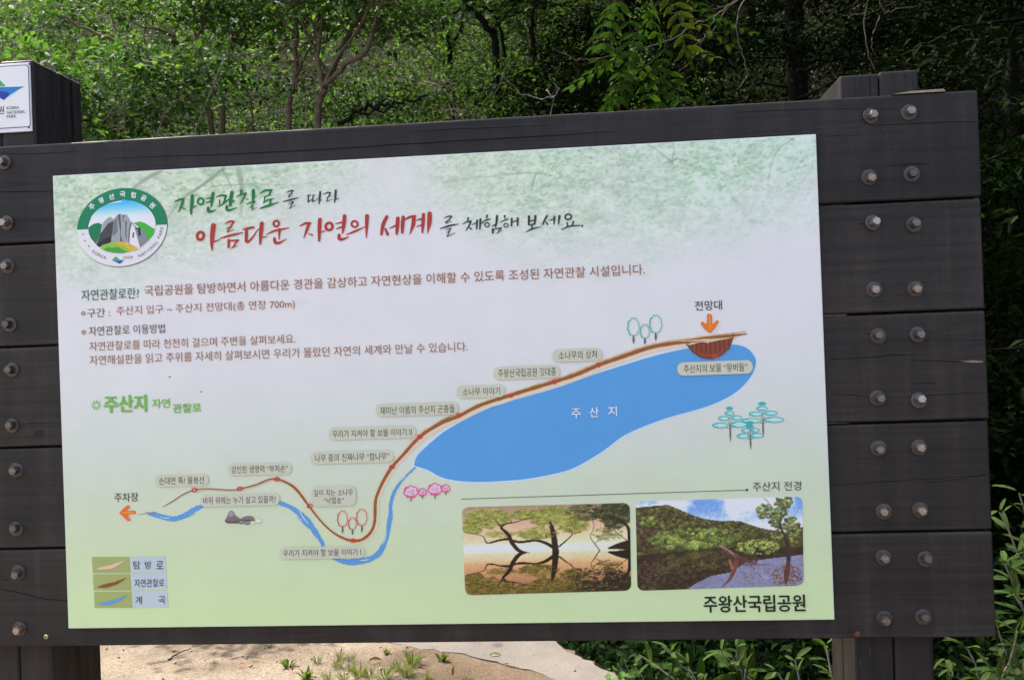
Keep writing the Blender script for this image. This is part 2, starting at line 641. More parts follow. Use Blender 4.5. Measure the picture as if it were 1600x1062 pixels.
def bm_obj(name, bm, mats, parent, smooth=False):
    me = bpy.data.meshes.new(name)
    bmesh.ops.recalc_face_normals(bm, faces=list(bm.faces))
    bm.to_mesh(me)
    bm.free()
    for m in mats:
        me.materials.append(m)
    if smooth:
        for p in me.polygons:
            p.use_smooth = True
    return link(name, me, parent)


PF = 0.010                                     # plank faces lie 6 mm behind the panel's face
seams = [-0.042, 0.1645, 0.3765, 0.588, 0.8035, 1.0115]
# splits in the timber faces: (photo points with widths) drawn as narrow dark gaps
cracks = {
    4: [[(165, 248, .8), (420, 238, 1.8), (620, 226, 2.2), (820, 214, 2), (960, 206, .8)], [(640, 206, .6), (740, 201, 1.4), (860, 196, .6)],
        [(1150, 176, .5), (1240, 172, 1.4), (1400, 170, .5)], [(0, 300, 1.5), (50, 299, 2), (86, 300, .8)], [(1360, 196, .6), (1440, 193, 1.6), (1530, 190, 1)],
        [(1290, 213, 1.2), (1340, 212, .5)], [(0, 238, .6), (40, 241, 1.4), (130, 236, .5)], [(1380, 260, .5), (1430, 256, 2), (1450, 258, .6)]],
    3: [[(1340, 349, .6), (1352, 350, 2), (1360, 348, .6)], [(20, 345, .4), (60, 344, 1), (80, 345, .4)]],
    2: [[(1296, 561, 1.6), (1350, 559, 1.6), (1390, 555, 1.6), (1432, 554, .6)], [(1420, 563, .6), (1480, 564, 1.8), (1545, 566, 1.6)],
        [(1348, 521, .6), (1362, 522, 2), (1364, 522, .6)], [(1416, 517, .5), (1430, 517, 2.2), (1466, 520, .8)], [(1440, 532, .5), (1545, 531, 1)],
        [(1300, 617, .8), (1340, 618, 1.4), (1366, 621, .8)], [(1416, 620, .6), (1440, 618, 1.6), (1545, 612, .8)], [(1426, 600, 1.5), (1440, 598, 1.2), (1462, 599, 2)],
        [(30, 664, .6), (50, 661, 1.4), (92, 660, .6)]],
    1: [[(1300, 758, .6), (1420, 750, 1.2), (1548, 742, .8)], [(1440, 755, .6), (1500, 748, 1.4), (1540, 740, 2)]],
    0: [[(0, 919, 1.5), (40, 928, 1.8), (70, 935, 1.4), (104, 938, .8)], [(0, 906, .8), (12, 906, 1.6), (15, 909, .8)]],
}
for i in range(5):
    lo = (-0.306 + 0.002 * (i % 2), PF, seams[i] + 0.002 + Z0)
    hi = (1.8605 - 0.0012 * (i % 2) - 0.0012 * (4 - i), 0.046, seams[i + 1] - 0.002 + Z0)
    bm = bevel_box(lo, hi, 0.0045, 3)
    for f in bm.faces:
        f.material_index = 0
    for pts in cracks.get(i, []):
        Q = catmull(np.array(pts, float), 5)
        Q[:, 1] += RNG.normal(0, 0.35, len(Q))
        row = []
        for q in Q:
            a = at_depth(q[0], q[1] - q[2] * .34, PF - 0.0004)
            b = at_depth(q[0], q[1] + q[2] * .34, PF - 0.0004)
            row.append((bm.verts.new((a[0], PF - 0.0004, a[2])), bm.verts.new((b[0], PF - 0.0004, b[2]))))
        for (a, b), (c, d) in zip(row[:-1], row[1:]):
            f = bm.faces.new((a, b, d, c))
            f.material_index = 1
    if i in (4, 1):                             # knots
        for kx, ky, r in ({4: [(258, 246, 6), (1415, 258, 4)], 1: [(62, 677, 7)]}[i]):
            P = []
            for t in range(18):
                a = t / 18 * 2 * math.pi
                rr = r * RNG.uniform(0.75, 1.1)
                p = at_depth(kx + rr * 1.25 * math.cos(a), ky + rr * math.sin(a), PF - 0.0003)
                P.append(bm.verts.new((p[0], PF - 0.0003, p[2])))
            f = bm.faces.new(P)
            f.material_index = 2
    M_KNOT = bpy.data.materials.get("timber_knot") or flat_mat("timber_knot", (0.012, 0.008, 0.006), 0.8, var=0.6, scale=160)
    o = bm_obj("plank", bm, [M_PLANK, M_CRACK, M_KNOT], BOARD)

# splinters of raw wood on the top edge and on the split end
bm = bmesh.new()
zt = seams[5] - 0.002 + Z0
v = [bm.verts.new(p) for p in ((1.70, 0.008, zt + .0005), (1.80, 0.008, zt + .0005), (1.80, 0.03, zt + .0005), (1.70, 0.03, zt + .0005),
                               (1.735, 0.010, zt + .005), (1.797, 0.010, zt + .006), (1.79, 0.026, zt + .005), (1.74, 0.026, zt + .004))]
for q in ((0, 1, 5, 4), (1, 2, 6, 5), (2, 3, 7, 6), (3, 0, 4, 7), (4, 5, 6, 7)):
    bm.faces.new([v[k] for k in q])
bm_obj("splinter", bm, [M_RAW], BOARD)
bm = bmesh.new()
P = [(1500, 564.2), (1520, 562.6), (1536, 563.8), (1536, 566.2), (1518, 566.4)]
bm.faces.new([bm.verts.new((at_depth(*p, PF - .0008)[0], PF - .0008, at_depth(*p, PF - .0008)[2])) for p in P])
bm_obj("splinter", bm, [M_RAW], BOARD)

# posts: four timbers each, standing behind the planks
for x0, top in ((-0.215, 1.199), (1.612, 1.064)):
    for k in range(2):
        for j in range(2):
            dz = RNG.uniform(-0.002, 0.002)
            bm = bevel_box((x0 + 0.0765 * k, 0.047 + 0.098 * j, -0.4), (x0 + 0.0765 * k + 0.0755, 0.047 + 0.098 * j + 0.0965, top + Z0 + dz), 0.006, 3)
            # drying splits on the upper part of the front face
            if j == 0 and x0 > 0:
                for sx, ln, w in ((0.028, .05, .0005), (0.04, .035, .0004), (0.058, .07, .0009)) if k == 0 else ((0.05, .02, .0006),):
                    zt_ = top + Z0 - 0.006
                    vv = [bm.verts.new((x0 + .0765 * k + sx + dx, 0.0466, z)) for dx, z in ((-w, zt_), (w, zt_), (w * .4 + .001, zt_ - ln), (-w * .3 + .001, zt_ - ln))]
                    bm.faces.new(vv).material_index = 1
            if x0 > 0:                          # the right post leans a little
                for v in bm.verts:
                    v.co.x -= 0.0115 * (1.06 - (v.co.z - Z0))
            bm_obj("post", bm, [M_POST, M_CRACK], BOARD)
# split running down the left post's side
bm = bmesh.new()
Pz = [(1.19, .0016), (1.12, .002), (1.04, .001)]
L = [bm.verts.new((-0.0617, 0.196 - w, z + Z0)) for z, w in Pz]
Rr = [bm.verts.new((-0.0617, 0.196 + w, z + Z0)) for z, w in Pz]
for a in range(2):
    bm.faces.new((L[a], Rr[a], Rr[a + 1], L[a + 1]))
bm_obj("drying_split", bm, [M_CRACK], BOARD)


def hex_bolt_mesh():
    bm = bmesh.new()
    r, h = 0.0088, 0.0150
    rings = [(r * 1.0, 0.0), (r * 1.0, h * 0.82), (r * 0.86, h)]
    vs = []
    for rad, y in rings:
        vs.append([bm.verts.new((rad * math.cos(math.pi / 3 * k), -y, rad * math.sin(math.pi / 3 * k))) for k in range(6)])
    for a, b in zip(vs[:-1], vs[1:]):
        for k in range(6):
            bm.faces.new((a[k], a[(k + 1) % 6], b[(k + 1) % 6], b[k]))
    bm.faces.new(vs[-1])
    bmesh.ops.recalc_face_normals(bm, faces=list(bm.faces))
    me = bpy.data.meshes.new("bolt")
    bm.to_mesh(me)
    bm.free()
    me.materials.append(M_STEEL)
    return me


def washer_mesh():
    bm = bmesh.new()
    prof = [(0.0150, 0.0), (0.0155, 0.0008), (0.0150, 0.0022), (0.0095, 0.0026), (0.006, 0.0026)]
    vs = [[bm.verts.new((rad * math.cos(2 * math.pi * k / 28), -y, rad * math.sin(2 * math.pi * k / 28))) for k in range(28)] for rad, y in prof]
    for a, b in zip(vs[:-1], vs[1:]):
        for k in range(28):
            bm.faces.new((a[k], a[(k + 1) % 28], b[(k + 1) % 28], b[k]))
    bm.faces.new(vs[-1])
    bmesh.ops.recalc_face_normals(bm, faces=list(bm.faces))
    me = bpy.data.meshes.new("washer")
    bm.to_mesh(me)
    bm.free()
    me.materials.append(M_WASHER)
    return me


ME_BOLT, ME_WASH = hex_bolt_mesh(), washer_mesh()
rows = [0.9725, 0.8515, 0.761, 0.636, 0.545, 0.4245, 0.3285, 0.2075, 0.1175, -0.001]
for cx in (1.657, 1.734, -0.109, -0.186):
    for z in rows:
        dx, dz = RNG.normal(0, 0.0022, 2)
        wo = bpy.data.objects.new("bolt", ME_BOLT)
        COL.objects.link(wo)
        wo.parent = BOARD
        wo.matrix_parent_inverse = Matrix.Translation((-0.775, 0, 0))
        wo.location = (cx - (0.010 * (.97 - z) if cx > 0 else 0) + dx + RNG.normal(0, .001), PF - 0.0022, z + dz + Z0 + RNG.normal(0, .001))
        wo.rotation_euler = (RNG.normal(0, 0.07), RNG.uniform(0, 1.05), RNG.normal(0, 0.07))
        q = bpy.data.objects.new("washer", ME_WASH)
        COL.objects.link(q)
        q.parent = wo
        q.location = (-(RNG.normal(0, .0012)), 0.0022, RNG.normal(0, .0012))
# a lone brass screw and a rusty screw hole low on the bottom plank
for (px, py), m, r in (((72, 994), M_BRASS, 0.0052), ((1340, 990), M_RUST, 0.0052)):
    p = at_depth(px, py, PF)
    bm = bmesh.new()
    bmesh.ops.create_uvsphere(bm, u_segments=18, v_segments=10, radius=r)
    for v in bm.verts:
        v.co.y *= 0.45 if m is M_BRASS else 0.12
        v.co += Vector((p[0], PF, p[2]))
    o = bm_obj("screw", bm, [m], BOARD, True)
    o['label'] = "brass screw head" if m is M_BRASS else "rusty screw head"
    if m is M_BRASS:
        bm = bmesh.new()
        for w, h_ in ((r * .55, r * .13), (r * .13, r * .55)):
            y = PF - r * .46
            bm.faces.new([bm.verts.new((p[0] + sx * w, y - (0.0001 if w > h_ else 0), p[2] + sz * h_)) for sx, sz in ((-1, -1), (1, -1), (1, 1), (-1, 1))])
        bm_obj("cross_slot", bm, [M_CRACK], o)

# ------------------------------------------------------------------ the panel and all that is printed on it
PW, PH = 1.5515, 0.9395
bm = bevel_box((0.0, 0.0002, Z0), (PW, PF - 0.0005, Z0 + PH), 0.0008, 1)
PANEL = bm_obj("sign_panel", bm, [M_EDGE], BOARD)
_panel_raw = panel


def panel(px, py):                              # panel plane in world coordinates
    x, z = _panel_raw(px, py)
    return (x, z)


# background: white running to pale green, with a washed-out picture of a wood along the top
w, h = 620, 376
yy, xx = np.mgrid[0:h, 0:w]
u, v = xx / (w - 1), yy / (h - 1)
stops_v = np.array([0, .30, .42, .53, .62, .72, .85, 1.0])
stops_c = np.array([(212, 212, 219), (211, 211, 219), (209, 210, 217), (203, 208, 209), (198, 206, 200), (194, 205, 186), (193, 208, 173), (194, 214, 165)], float)
bg = np.stack([np.interp(v, stops_v, stops_c[:, i]) for i in range(3)], -1)
f1, f2, f3 = vnoise(h, w, 9, 14, 1), .55 * vnoise(h, w, 120, 190, 2) + .45 * vnoise(h, w, 130, 50, 4), vnoise(h, w, 26, 40, 3)
wood_c = np.stack([182 + 74 * (f2 - .5) * 2 + 22 * (f3 - .5) * 2, 203 + 52 * (f2 - .5) * 2 + 16 * (f3 - .5) * 2, 180 + 74 * (f2 - .5) * 2 + 20 * (f3 - .5) * 2], -1)
wood_c = wood_c + ((f1 - .5) * 34)[..., None] + (np.clip(u - .55, 0, 1) * np.stack([u * 0 - 6, u * 0 + 12, u * 0 + 32], -1).transpose(2, 0, 1)).transpose(1, 2, 0)
rg = np.random.default_rng(5)
for _ in range(9000):                           # leaf specks
    x, y = rg.uniform(0, w), rg.uniform(0, 0.32 * h) ** 1.0
    c = [(140, 180, 128), (196, 218, 184), (118, 156, 112), (205, 222, 208), (168, 200, 140), (206, 222, 222)][rg.integers(6)]
    if x > .6 * w and c == (168, 200, 140):
        c = (188, 212, 205)
    dab(wood_c, x, y, rg.uniform(.7, 2.4), rg.uniform(.5, 1.2), c, rg.uniform(.2, .6))


for _ in range(900):                            # twigs of leaves, light on dark and dark on light
    x, y = rg.uniform(0, w), rg.uniform(-5, .36 * h)
    ang, ln_ = rg.normal(.15, .45), rg.uniform(8, 26)
    lt = rg.random() < .55
    c = np.array(((214, 230, 206), (206, 228, 224), (222, 232, 214))[rg.integers(3)] if lt else ((120, 160, 112), (136, 172, 132), (110, 146, 112))[rg.integers(3)], float)
    for t in np.linspace(0, 1, int(ln_ / 1.8)):
        dab(wood_c, x + math.cos(ang) * ln_ * t + rg.normal(0, .6), y + math.sin(ang) * ln_ * t + rg.normal(0, 1.3), rg.uniform(.8, 1.9), rg.uniform(.5, 1.1), c, rg.uniform(.25, .6))


def W2(px, py):
    X, Z = panel(px, py)
    return X / PW * (w - 1), (1 - (Z - Z0) / PH) * (h - 1)


def limb(pts, col=(120, 135, 122), a=.6):
    line(wood_c, [(*W2(x, y), wd * .3) for x, y, wd in pts], col, a * .75)


limb([(350, 262, 12), (320, 285, 9), (280, 315, 8), (255, 350, 6)], a=.42)
limb([(252, 266, 9), (225, 280, 11), (205, 296, 10)], a=.5)
limb([(372, 262, 18), (378, 300, 14), (375, 340, 9)], (135, 150, 128), .35)
limb([(345, 262, 4), (355, 280, 5), (365, 300, 3)])
limb([(318, 262, 2), (330, 283, 3), (336, 302, 2)])
limb([(330, 290, 1.5), (400, 287, 2), (470, 290, 1.2)])
limb([(640, 250, 1), (655, 285, 2), (650, 310, 1)], a=.35)
limb([(690, 285, 1.5), (760, 275, 3), (835, 270, 3), (860, 274, 1)], (125, 140, 128))
limb([(838, 270, 5), (833, 285, 5), (831, 298, 3)], (125, 140, 128))
limb([(1003, 218, 4), (1025, 232, 4), (1045, 248, 5), (1052, 254, 6)], (110, 125, 112), .75)
limb([(1075, 251, 2), (1058, 248, 4), (1048, 252, 5)], (110, 125, 112), .75)
limb([(1052, 217, 4), (1054, 235, 3), (1050, 250, 3)], (120, 135, 122))
limb([(1240, 215, 2), (1215, 235, 3), (1205, 262, 2), (1200, 290, 2)])
limb([(965, 222, 3), (970, 245, 3), (975, 262, 1)], a=.4)
edge = .245 + .05 * np.sin(u * 9 + 1) - .05 * np.exp(-((u - .47) / .1) ** 2) + .09 * (f1 - .5)
al = np.clip((edge - v) / .19, 0, 1) ** 1.15
al *= 1 - .78 * np.exp(-((u - .46) / .065) ** 2 - ((v - .0) / .14) ** 2)
al *= np.clip(.50 + .7 * f1, 0, .92)
al = np.clip(al, 0, .95)[..., None]
bg = bg * (1 - al) + wood_c * al
# a few scuffs
for x, y, r in ((.152, .452, .8), (.194, .487, .6)):
    dab(bg, x * w, y * h, r * 1.6, r * .6, (96, 92, 88), .9)
for x, y, r in ((.07, .9, 2), (.2, .43, 2), (.9, .62, 3), (.33, .30, 4), (.55, .92, 3)):
    dab(bg, x * w, y * h, r * 2.5, r, (190, 194, 190), .22)
X0q = [(0.0012, PH - .0012), (PW - .0012, PH - .0012), (PW - .0012, .0012), (0.0012, .0012)]
V = np.zeros((h, w, 3))
V[..., 0] = .0012 + u * (PW - .0024)
V[..., 2] = Z0 + PH - .0012 - v * (PH - .0024)
idx = np.arange(h * w).reshape(h, w)
F = np.stack([idx[1:, :-1], idx[1:, 1:], idx[:-1, 1:], idx[:-1, :-1]], -1).reshape(-1, 4)
link("background_print", mesh_np("background_print", V.reshape(-1, 3), F, ink(np.clip(bg, 0, 255)).reshape(-1, 3), [M_PRINT]), PANEL)

# brush-lettered heading, stroke by stroke
A = Art()
G, RD, BK = (12, 108, 52), (162, 44, 34), (44, 48, 46)


def brush(o, k, col, text, fat=1.0):
    for sk in text.split('|'):
        pts = [tuple(float(q) for q in p.split(',')) for p in sk.split()]
        A.stroke([(x, y, ww * fat) for x, y, ww in pts], col, 4, o, k, n=6)


def loop(o, k, col, cx, cy, rx, ry, wd, rot=0.25):
    A.ring(cx, cy, rx, ry, wd, col, 4, o, k, rot, n=27, a0=-1.9, a1=2 * math.pi - 1.9)


T1, T2, T3, T4 = (270, 285), (430, 285), (585, 320), (680, 310)
brush(T1, 9.4, G, "35,285,20 100,252,28 165,243,26|160,245,34 130,340,36 85,437,12|140,378,14 185,395,18|288,195,48 283,300,48 272,400,40 275,470,24|300,363,22 355,345,12"
      "|485,242,12 555,228,24 575,225,20|490,302,14 560,278,24|592,155,42 580,260,46 565,360,18|522,375,46 530,425,46 580,425,30 640,402,8"
      "|640,215,12 710,192,26 780,196,34|780,198,34 758,280,26 735,292,12|690,258,18 690,320,20|660,355,12 730,325,22 800,270,22 870,230,14|872,145,52 855,240,52 845,340,42|870,288,30 915,265,10|797,350,42 797,396,46 840,408,32 950,370,8"
      "|1005,120,38 1005,170,28|935,212,10 1000,180,24 1085,160,24|1075,165,28 1040,240,24 990,318,10|1075,245,14 1108,250,14|1185,115,48 1185,200,48 1178,270,28|1190,217,24 1228,208,10"
      "|1080,320,10 1150,295,22 1212,280,18|1208,282,20 1150,345,12|1120,378,10 1185,348,20|1185,350,16 1160,410,12|1160,410,12 1240,367,8"
      "|1285,160,12 1360,120,30 1455,115,28|1445,118,30 1420,182,26|1338,216,12 1430,182,24|1360,205,20 1338,300,16|1330,305,10 1400,260,24 1490,238,12|1440,255,28 1430,320,28|1280,385,16 1400,345,36 1560,292,10")
loop(T1, 9.4, G, 412, 280, 42, 47, 28)
brush(T2, 9.4, BK, "165,150,8 215,128,18 268,122,18|262,125,18 235,168,12|185,184,6 250,165,16|220,178,14 195,220,10|195,218,10 262,192,6|118,285,12 230,255,26 345,225,10|200,290,6 268,283,16|262,288,16 238,318,10|195,325,6 268,303,14|250,315,14 215,380,10|205,385,10 305,335,6"
      "|460,195,8 520,186,18|490,195,20 484,290,18|480,292,16 555,240,10|545,192,12 590,185,10|560,190,18 550,280,18|548,287,14 600,262,10 645,222,8|662,140,28 655,230,30 645,315,16|655,267,16 690,260,8"
      "|705,175,8 770,152,20 818,155,18|812,158,18 788,200,14|752,228,6 808,200,14|778,218,16 755,280,12|755,280,12 850,245,6|892,115,30 885,200,32 875,297,16|885,250,14 942,235,8", 1.0)
brush(T1, 9.4, RD, "600,628,74 585,760,68 575,900,48 580,1000,16|608,872,24 690,842,14|770,602,12 850,572,28 905,578,26|890,588,30 855,645,20|780,682,10 865,645,24|850,655,24 800,725,16|800,732,14 902,692,8|695,822,14 850,780,36 1030,738,14"
      "|825,845,40 820,955,32|830,855,20 965,850,28|950,858,30 905,915,20|860,972,12 915,915,20|875,958,16 962,928,6"
      "|1030,692,16 1110,675,36 1192,660,28|1085,690,48 1080,862,46|1078,866,42 1115,868,34 1180,800,26 1240,710,16 1295,655,8|1310,598,60 1295,750,56 1285,905,30|1310,808,20 1385,795,12"
      "|1372,767,10 1480,718,28 1600,690,28 1708,668,12|1570,690,46 1562,838,14|1495,822,40 1505,880,46 1560,888,36 1670,833,10")
loop(T1, 9.4, RD, 408, 785, 48, 58, 40)
loop(T1, 9.4, RD, 1521, 605, 40, 43, 30)
brush(T2, 9.4, RD, "362,642,12 440,605,34 518,598,34|500,605,42 465,700,40 420,818,10|490,755,14 550,774,22|658,542,56 650,700,54 648,860,32|685,727,20 740,712,12"
      "|885,607,14 1000,585,30|900,682,16 995,650,30|1020,490,54 1010,620,54 990,748,22|940,770,44 945,828,50 1000,833,36 1085,797,10|1045,770,14 1180,715,32 1315,655,12|1350,490,60 1345,640,46 1340,812,14")
loop(T2, 9.4, RD, 793, 648, 50, 54, 38)
loop(T2, 9.4, RD, 1168, 612, 46, 44, 30)
brush(T3, 9.4, RD, "185,172,46 130,290,54 103,438,36|160,352,28 198,438,42|225,347,14 340,295,34|345,195,56 340,300,56 328,430,34|425,180,52 415,300,52 410,412,34|460,212,26 530,178,36 605,165,30|582,175,54 570,290,56 520,437,8|620,227,14 705,203,32|620,322,12 705,295,28|722,138,46 715,270,52 705,407,26|812,124,64 808,260,64 783,414,14")
brush(T4, 6.667, BK, "90,207,5 140,187,14 176,189,12|172,190,14 140,225,9|98,247,5 152,222,12|132,238,10 108,262,8|108,262,8 168,240,5|52,316,9 150,285,20 242,268,8|105,327,5 165,310,12|163,313,12 140,345,8|116,360,5 152,338,10|147,350,12 122,398,8|122,398,9 208,360,5"
      "|343,203,20 340,232,12|285,270,5 330,245,15 378,237,14|372,240,18 350,290,16 318,338,7|350,300,9 378,320,16|385,275,7 432,252,14|437,228,22 432,318,16|472,217,24 465,322,14|480,262,10 505,250,6"
      "|541,177,22 535,205,14|492,246,8 545,222,16 580,215,8|595,290,12 640,265,14|645,182,24 638,250,22 628,302,12|602,322,26 600,360,20|605,322,9 690,308,14|685,312,14 655,345,9|640,365,8 695,335,7"
      "|725,182,22 725,205,12|680,250,7 735,222,14 765,214,7|798,212,22 795,288,16|808,245,10 852,232,12|860,207,24 858,285,14"
      "|977,187,26 975,275,20|1045,182,26 1036,268,18|978,240,12 1042,225,12|982,280,12 1040,262,14|1015,275,16 1003,312,12|948,350,8 1010,318,18 1105,295,6"
      "|1165,182,20 1140,225,20 1120,275,14|1152,242,10 1170,272,18|1185,232,9 1225,218,14|1242,192,24 1238,268,14|1295,184,26 1284,270,12"
      "|1375,253,16 1378,290,12|1440,240,18 1428,280,12|1313,326,8 1400,290,16 1512,282,10|1530,284,22 1533,290,20")
loop(T4, 6.667, BK, 540, 276, 24, 21, 12)
loop(T4, 6.667, BK, 738, 281, 23, 19, 10)
loop(T4, 6.667, BK, 1386, 193, 33, 27, 17, -.2)
A.build("heading", PANEL)

# explanatory text
BR, DK = (146, 96, 74), (84, 72, 72)
A = Art()
A.text("자연관찰로란?", 127.5, 217.5, 459.5, 17, (42, 98, 78), 4, .004)
A.text("국립공원을 탐방하면서 아름다운 경관을 감상하고 자연현상을 이해할 수 있도록 조성된 자연관찰 시설입니다.", 225.5, 1008, 437.5, 16.5, BR, 4, .004)
A.ring(130.5, 489.5, 2.4, 2.4, 1.7, (150, 110, 84), 4)
A.text("구간 :", 136.5, 172, 488.5, 14, DK)
A.text("주산지 입구 ~ 주산지 전망대(총 연장 700m)", 182, 461, 481, 16, BR)
A.ring(131, 519, 2.4, 2.4, 1.7, (150, 110, 84), 4)
A.text("자연관찰로 이용방법", 139, 258, 515, 14.5, DK)
A.text("자연관찰로를 따라 천천히 걸으며 주변을 살펴보세요.", 139.5, 462, 535, 14.5, BR)
A.text("자연해설판을 읽고 주위를 자세히 살펴보시면 우리가 몰랐던 자연의 세계와 만날 수 있습니다.", 140, 731, 552, 15, BR)
A.build("body_text", PANEL)

A = Art()
GR = (112, 172, 72)
for q, (dx_, dy_) in enumerate(((-1, -.5), (1, -.5), (-1, .5), (1, .5), (0, 0))):
    A.text("주산지", 163.4 + dx_, 229 + dx_, 630.5 + dy_, 26, GR, 4 + .4 * q)
A.text("자연", 237.5, 266, 630, 14.5, GR, 4, .018)
A.text("관찰로", 270, 314.5, 637, 14.5, GR, 4, .018)
for i in range(9):
    a = 2 * math.pi * i / 9
    A.stroke([(150.5 + 3 * math.cos(a), 632.5 + 3 * math.sin(a), .8), (150.5 + 5.5 * math.cos(a), 632.5 + 5.5 * math.sin(a), 2), (150.5 + 7.6 * math.cos(a), 632.5 + 7.6 * math.sin(a), .9)], GR, 4)
A.build("map_title", PANEL)

# the lake
A = Art()
lake = [(647, 725), (653, 710), (680, 685), (700, 670), (737, 650), (775, 633), (820, 620), (875, 604), (925, 586), (975, 570), (1025, 555), (1070, 545), (1112, 539.5), (1151, 538.5), (1169, 545), (1179, 557), (1181, 568),
        (1175, 585), (1162, 602), (1143, 617), (1117, 630), (1088, 640), (1051, 650), (1013, 663), (975, 680), (952, 697), (930, 712), (891, 733), (840, 745), (800, 750), (750, 752.5), (713, 750.5), (688, 744.5), (669, 734), (650, 728)]
cxl, cyl = 915, 645
LQ = np.array(lake, float)
tg = np.roll(LQ, -1, 0) - np.roll(LQ, 1, 0)
tg /= np.linalg.norm(tg, axis=1)[:, None]
A.poly([tuple(q) for q in LQ + np.stack([tg[:, 1], -tg[:, 0]], 1) * 2.3], (190, 210, 234), .5, smooth=3)
A.poly(lake, (80, 148, 212), .8, smooth=3)
A.text("주", 893, 907.5, 645.5, 15.5, (216, 226, 240), 4, .01)
A.text("산", 921, 935.5, 643.5, 15.5, (216, 226, 240), 4, .01)
A.text("지", 950, 964, 642, 15.5, (216, 226, 240), 4, .01)
A.build("lake_drawing", PANEL)

# the stream
BL, PALE = (86, 148, 208), (196, 210, 206)
for main, streaks, wisps in (
        ([(232, 803, 3), (243, 804, 7), (260, 808.5, 8), (273, 810, 8), (288, 805, 8), (305, 795, 8), (318, 789.5, 5)], [[(250, 807.5, .6), (262, 809, 1.4), (266, 808, .6)]],
         [[(228, 800, .6), (244, 801, 1.4), (256, 805, .6)], [(280, 812, .6), (296, 806, 1.2), (306, 801, .6)]]),
        ([(437, 785, 7), (456.5, 793.5, 7.5), (475, 808.5, 10), (490, 827, 9), (504.5, 851, 7)], [[(468, 797, .8), (474, 808, 1.6), (482, 818, .8)], [(494, 839, 1), (498, 846, 1.8), (502, 853, 1)]], [[(463, 806, .6), (474, 817, 1.4), (482, 826, .6)]]),
        ([(520.5, 872.5, 3), (543, 877.5, 9), (564, 876, 9), (582.7, 870.7, 8), (596, 857.5, 8), (605, 837, 6), (608, 814, 7), (610, 790, 6), (616.6, 767, 5), (630, 748, 4), (648.6, 730, 3)],
         [[(562, 874.5, .6), (570, 874.5, 1.6), (576, 873, .8)], [(604.5, 812, .6), (606.5, 802, 1.6), (607, 790, .6)], [(598, 851, .6), (602, 841, 1.3), (604, 832, .6)], [(627, 750, .6), (631, 746, 1.3), (634, 743, .6)]],
         [[(612, 792, .6), (613, 806, 1.2), (610, 822, .6)], [(588, 872, .6), (596, 865, 1.4), (600, 858, .6)]])):
    A = Art()
    A.stroke(main, BL, 1.2, n=9, jit=.16)
    for P in streaks:
        A.stroke(P, PALE, 2, n=5)
    for P in wisps:
        A.stroke(P, BL, 1.5, n=5)
    A.build("stream_drawing", PANEL)

# the trail
A = Art()
tr = [(255, 791.5, .8), (269.5, 783, 1.6), (284.5, 773, 1.8), (304, 765, 1.6), (326, 763, 1.6), (360, 765, 1.6), (375, 763, 1.8), (399, 757, 2.2), (419, 749, 2.4), (433, 748, 2.6), (449, 754, 3.4), (464, 765, 4.2), (483, 790, 3.2), (502, 814, 2.8),
      (520.5, 831, 2.8), (539, 841, 3.6), (552.5, 844, 4), (566, 842, 4), (579, 831, 4), (585.5, 814, 4.4), (586.5, 786, 4.6), (590, 771, 4.4), (599.6, 750, 4.6), (613, 728.5, 4.8), (630, 710, 4.6), (656.5, 681.5, 5), (688, 661, 5.6), (718, 649, 5.2),
      (750.6, 632.6, 5.6), (798, 617, 5.6), (832, 606.5, 5.8), (865, 596.5, 5.4), (900, 585, 6), (935.5, 570, 5.6), (970, 558, 6), (1020.5, 541.5, 6), (1075.6, 533, 5.6), (1117, 527.5, 6.4), (1145, 524, 4), (1166.7, 521.5, 1.4)]
pk = (224, 196, 178)
A.stroke([(x + 2.2, y + (2.6 if x > 640 else 1.2), wd * (2.0 if x > 640 else 1.7)) for x, y, wd in tr[8:-1]], pk, 1.7, n=6, jit=.1)
A.stroke([(x - 1, y - 1.2, wd * 1.45) for x, y, wd in tr[8:-1]], (226, 190, 168), 2.0, n=6, jit=.25)
A.stroke([(x - 2.5, y - 3.5, 1.6) for x, y, wd in tr[30:]], (206, 160, 126), 2.4, n=6, jit=.5)
A.stroke([(x + 1, y + 2.4, 1.1) for x, y, wd in tr[3:28]], (224, 160, 142), 2.2, n=6, jit=.3)
A.stroke(tr, (136, 88, 44), 3, n=8, jit=.10)
A.stroke([(217.7, 803, .7), (232, 801, 1.4), (244, 799, .7)], (150, 120, 90), 3)
A.stroke([(662, 674, .6), (690, 657, 2), (716, 644, .6)], (150, 104, 62), 3.2, jit=.3)
A.stroke([(640, 690, .6), (652, 678, 1.4), (668, 668, .6)], (214, 186, 162), 3.4, jit=.3)
A.stroke([(1060, 533, .6), (1100, 531, 2.5), (1150, 527, .6)], (222, 188, 160), 3.3, jit=.3)
RC = (196, 62, 46)
for x, y in ((304, 765), (375, 763), (433, 748), (484, 790), (612.5, 729), (656, 682), (717.5, 648.5), (798, 617.5), (866, 596.5), (935, 570)):
    A.ring(x, y, 3.9, 2.9, 1.7, RC, 4, rot=-.1, n=20)
A.ring(304, 764.6, 1, .8, 1.2, (224, 150, 140), 4.5, n=10)
A.disc(552, 843.8, 5.4, 3.4, RC, 4)
A.disc(656, 682.5, 3.4, 2.2, (170, 60, 40), 3.8)
A.build("trail_drawing", PANEL)

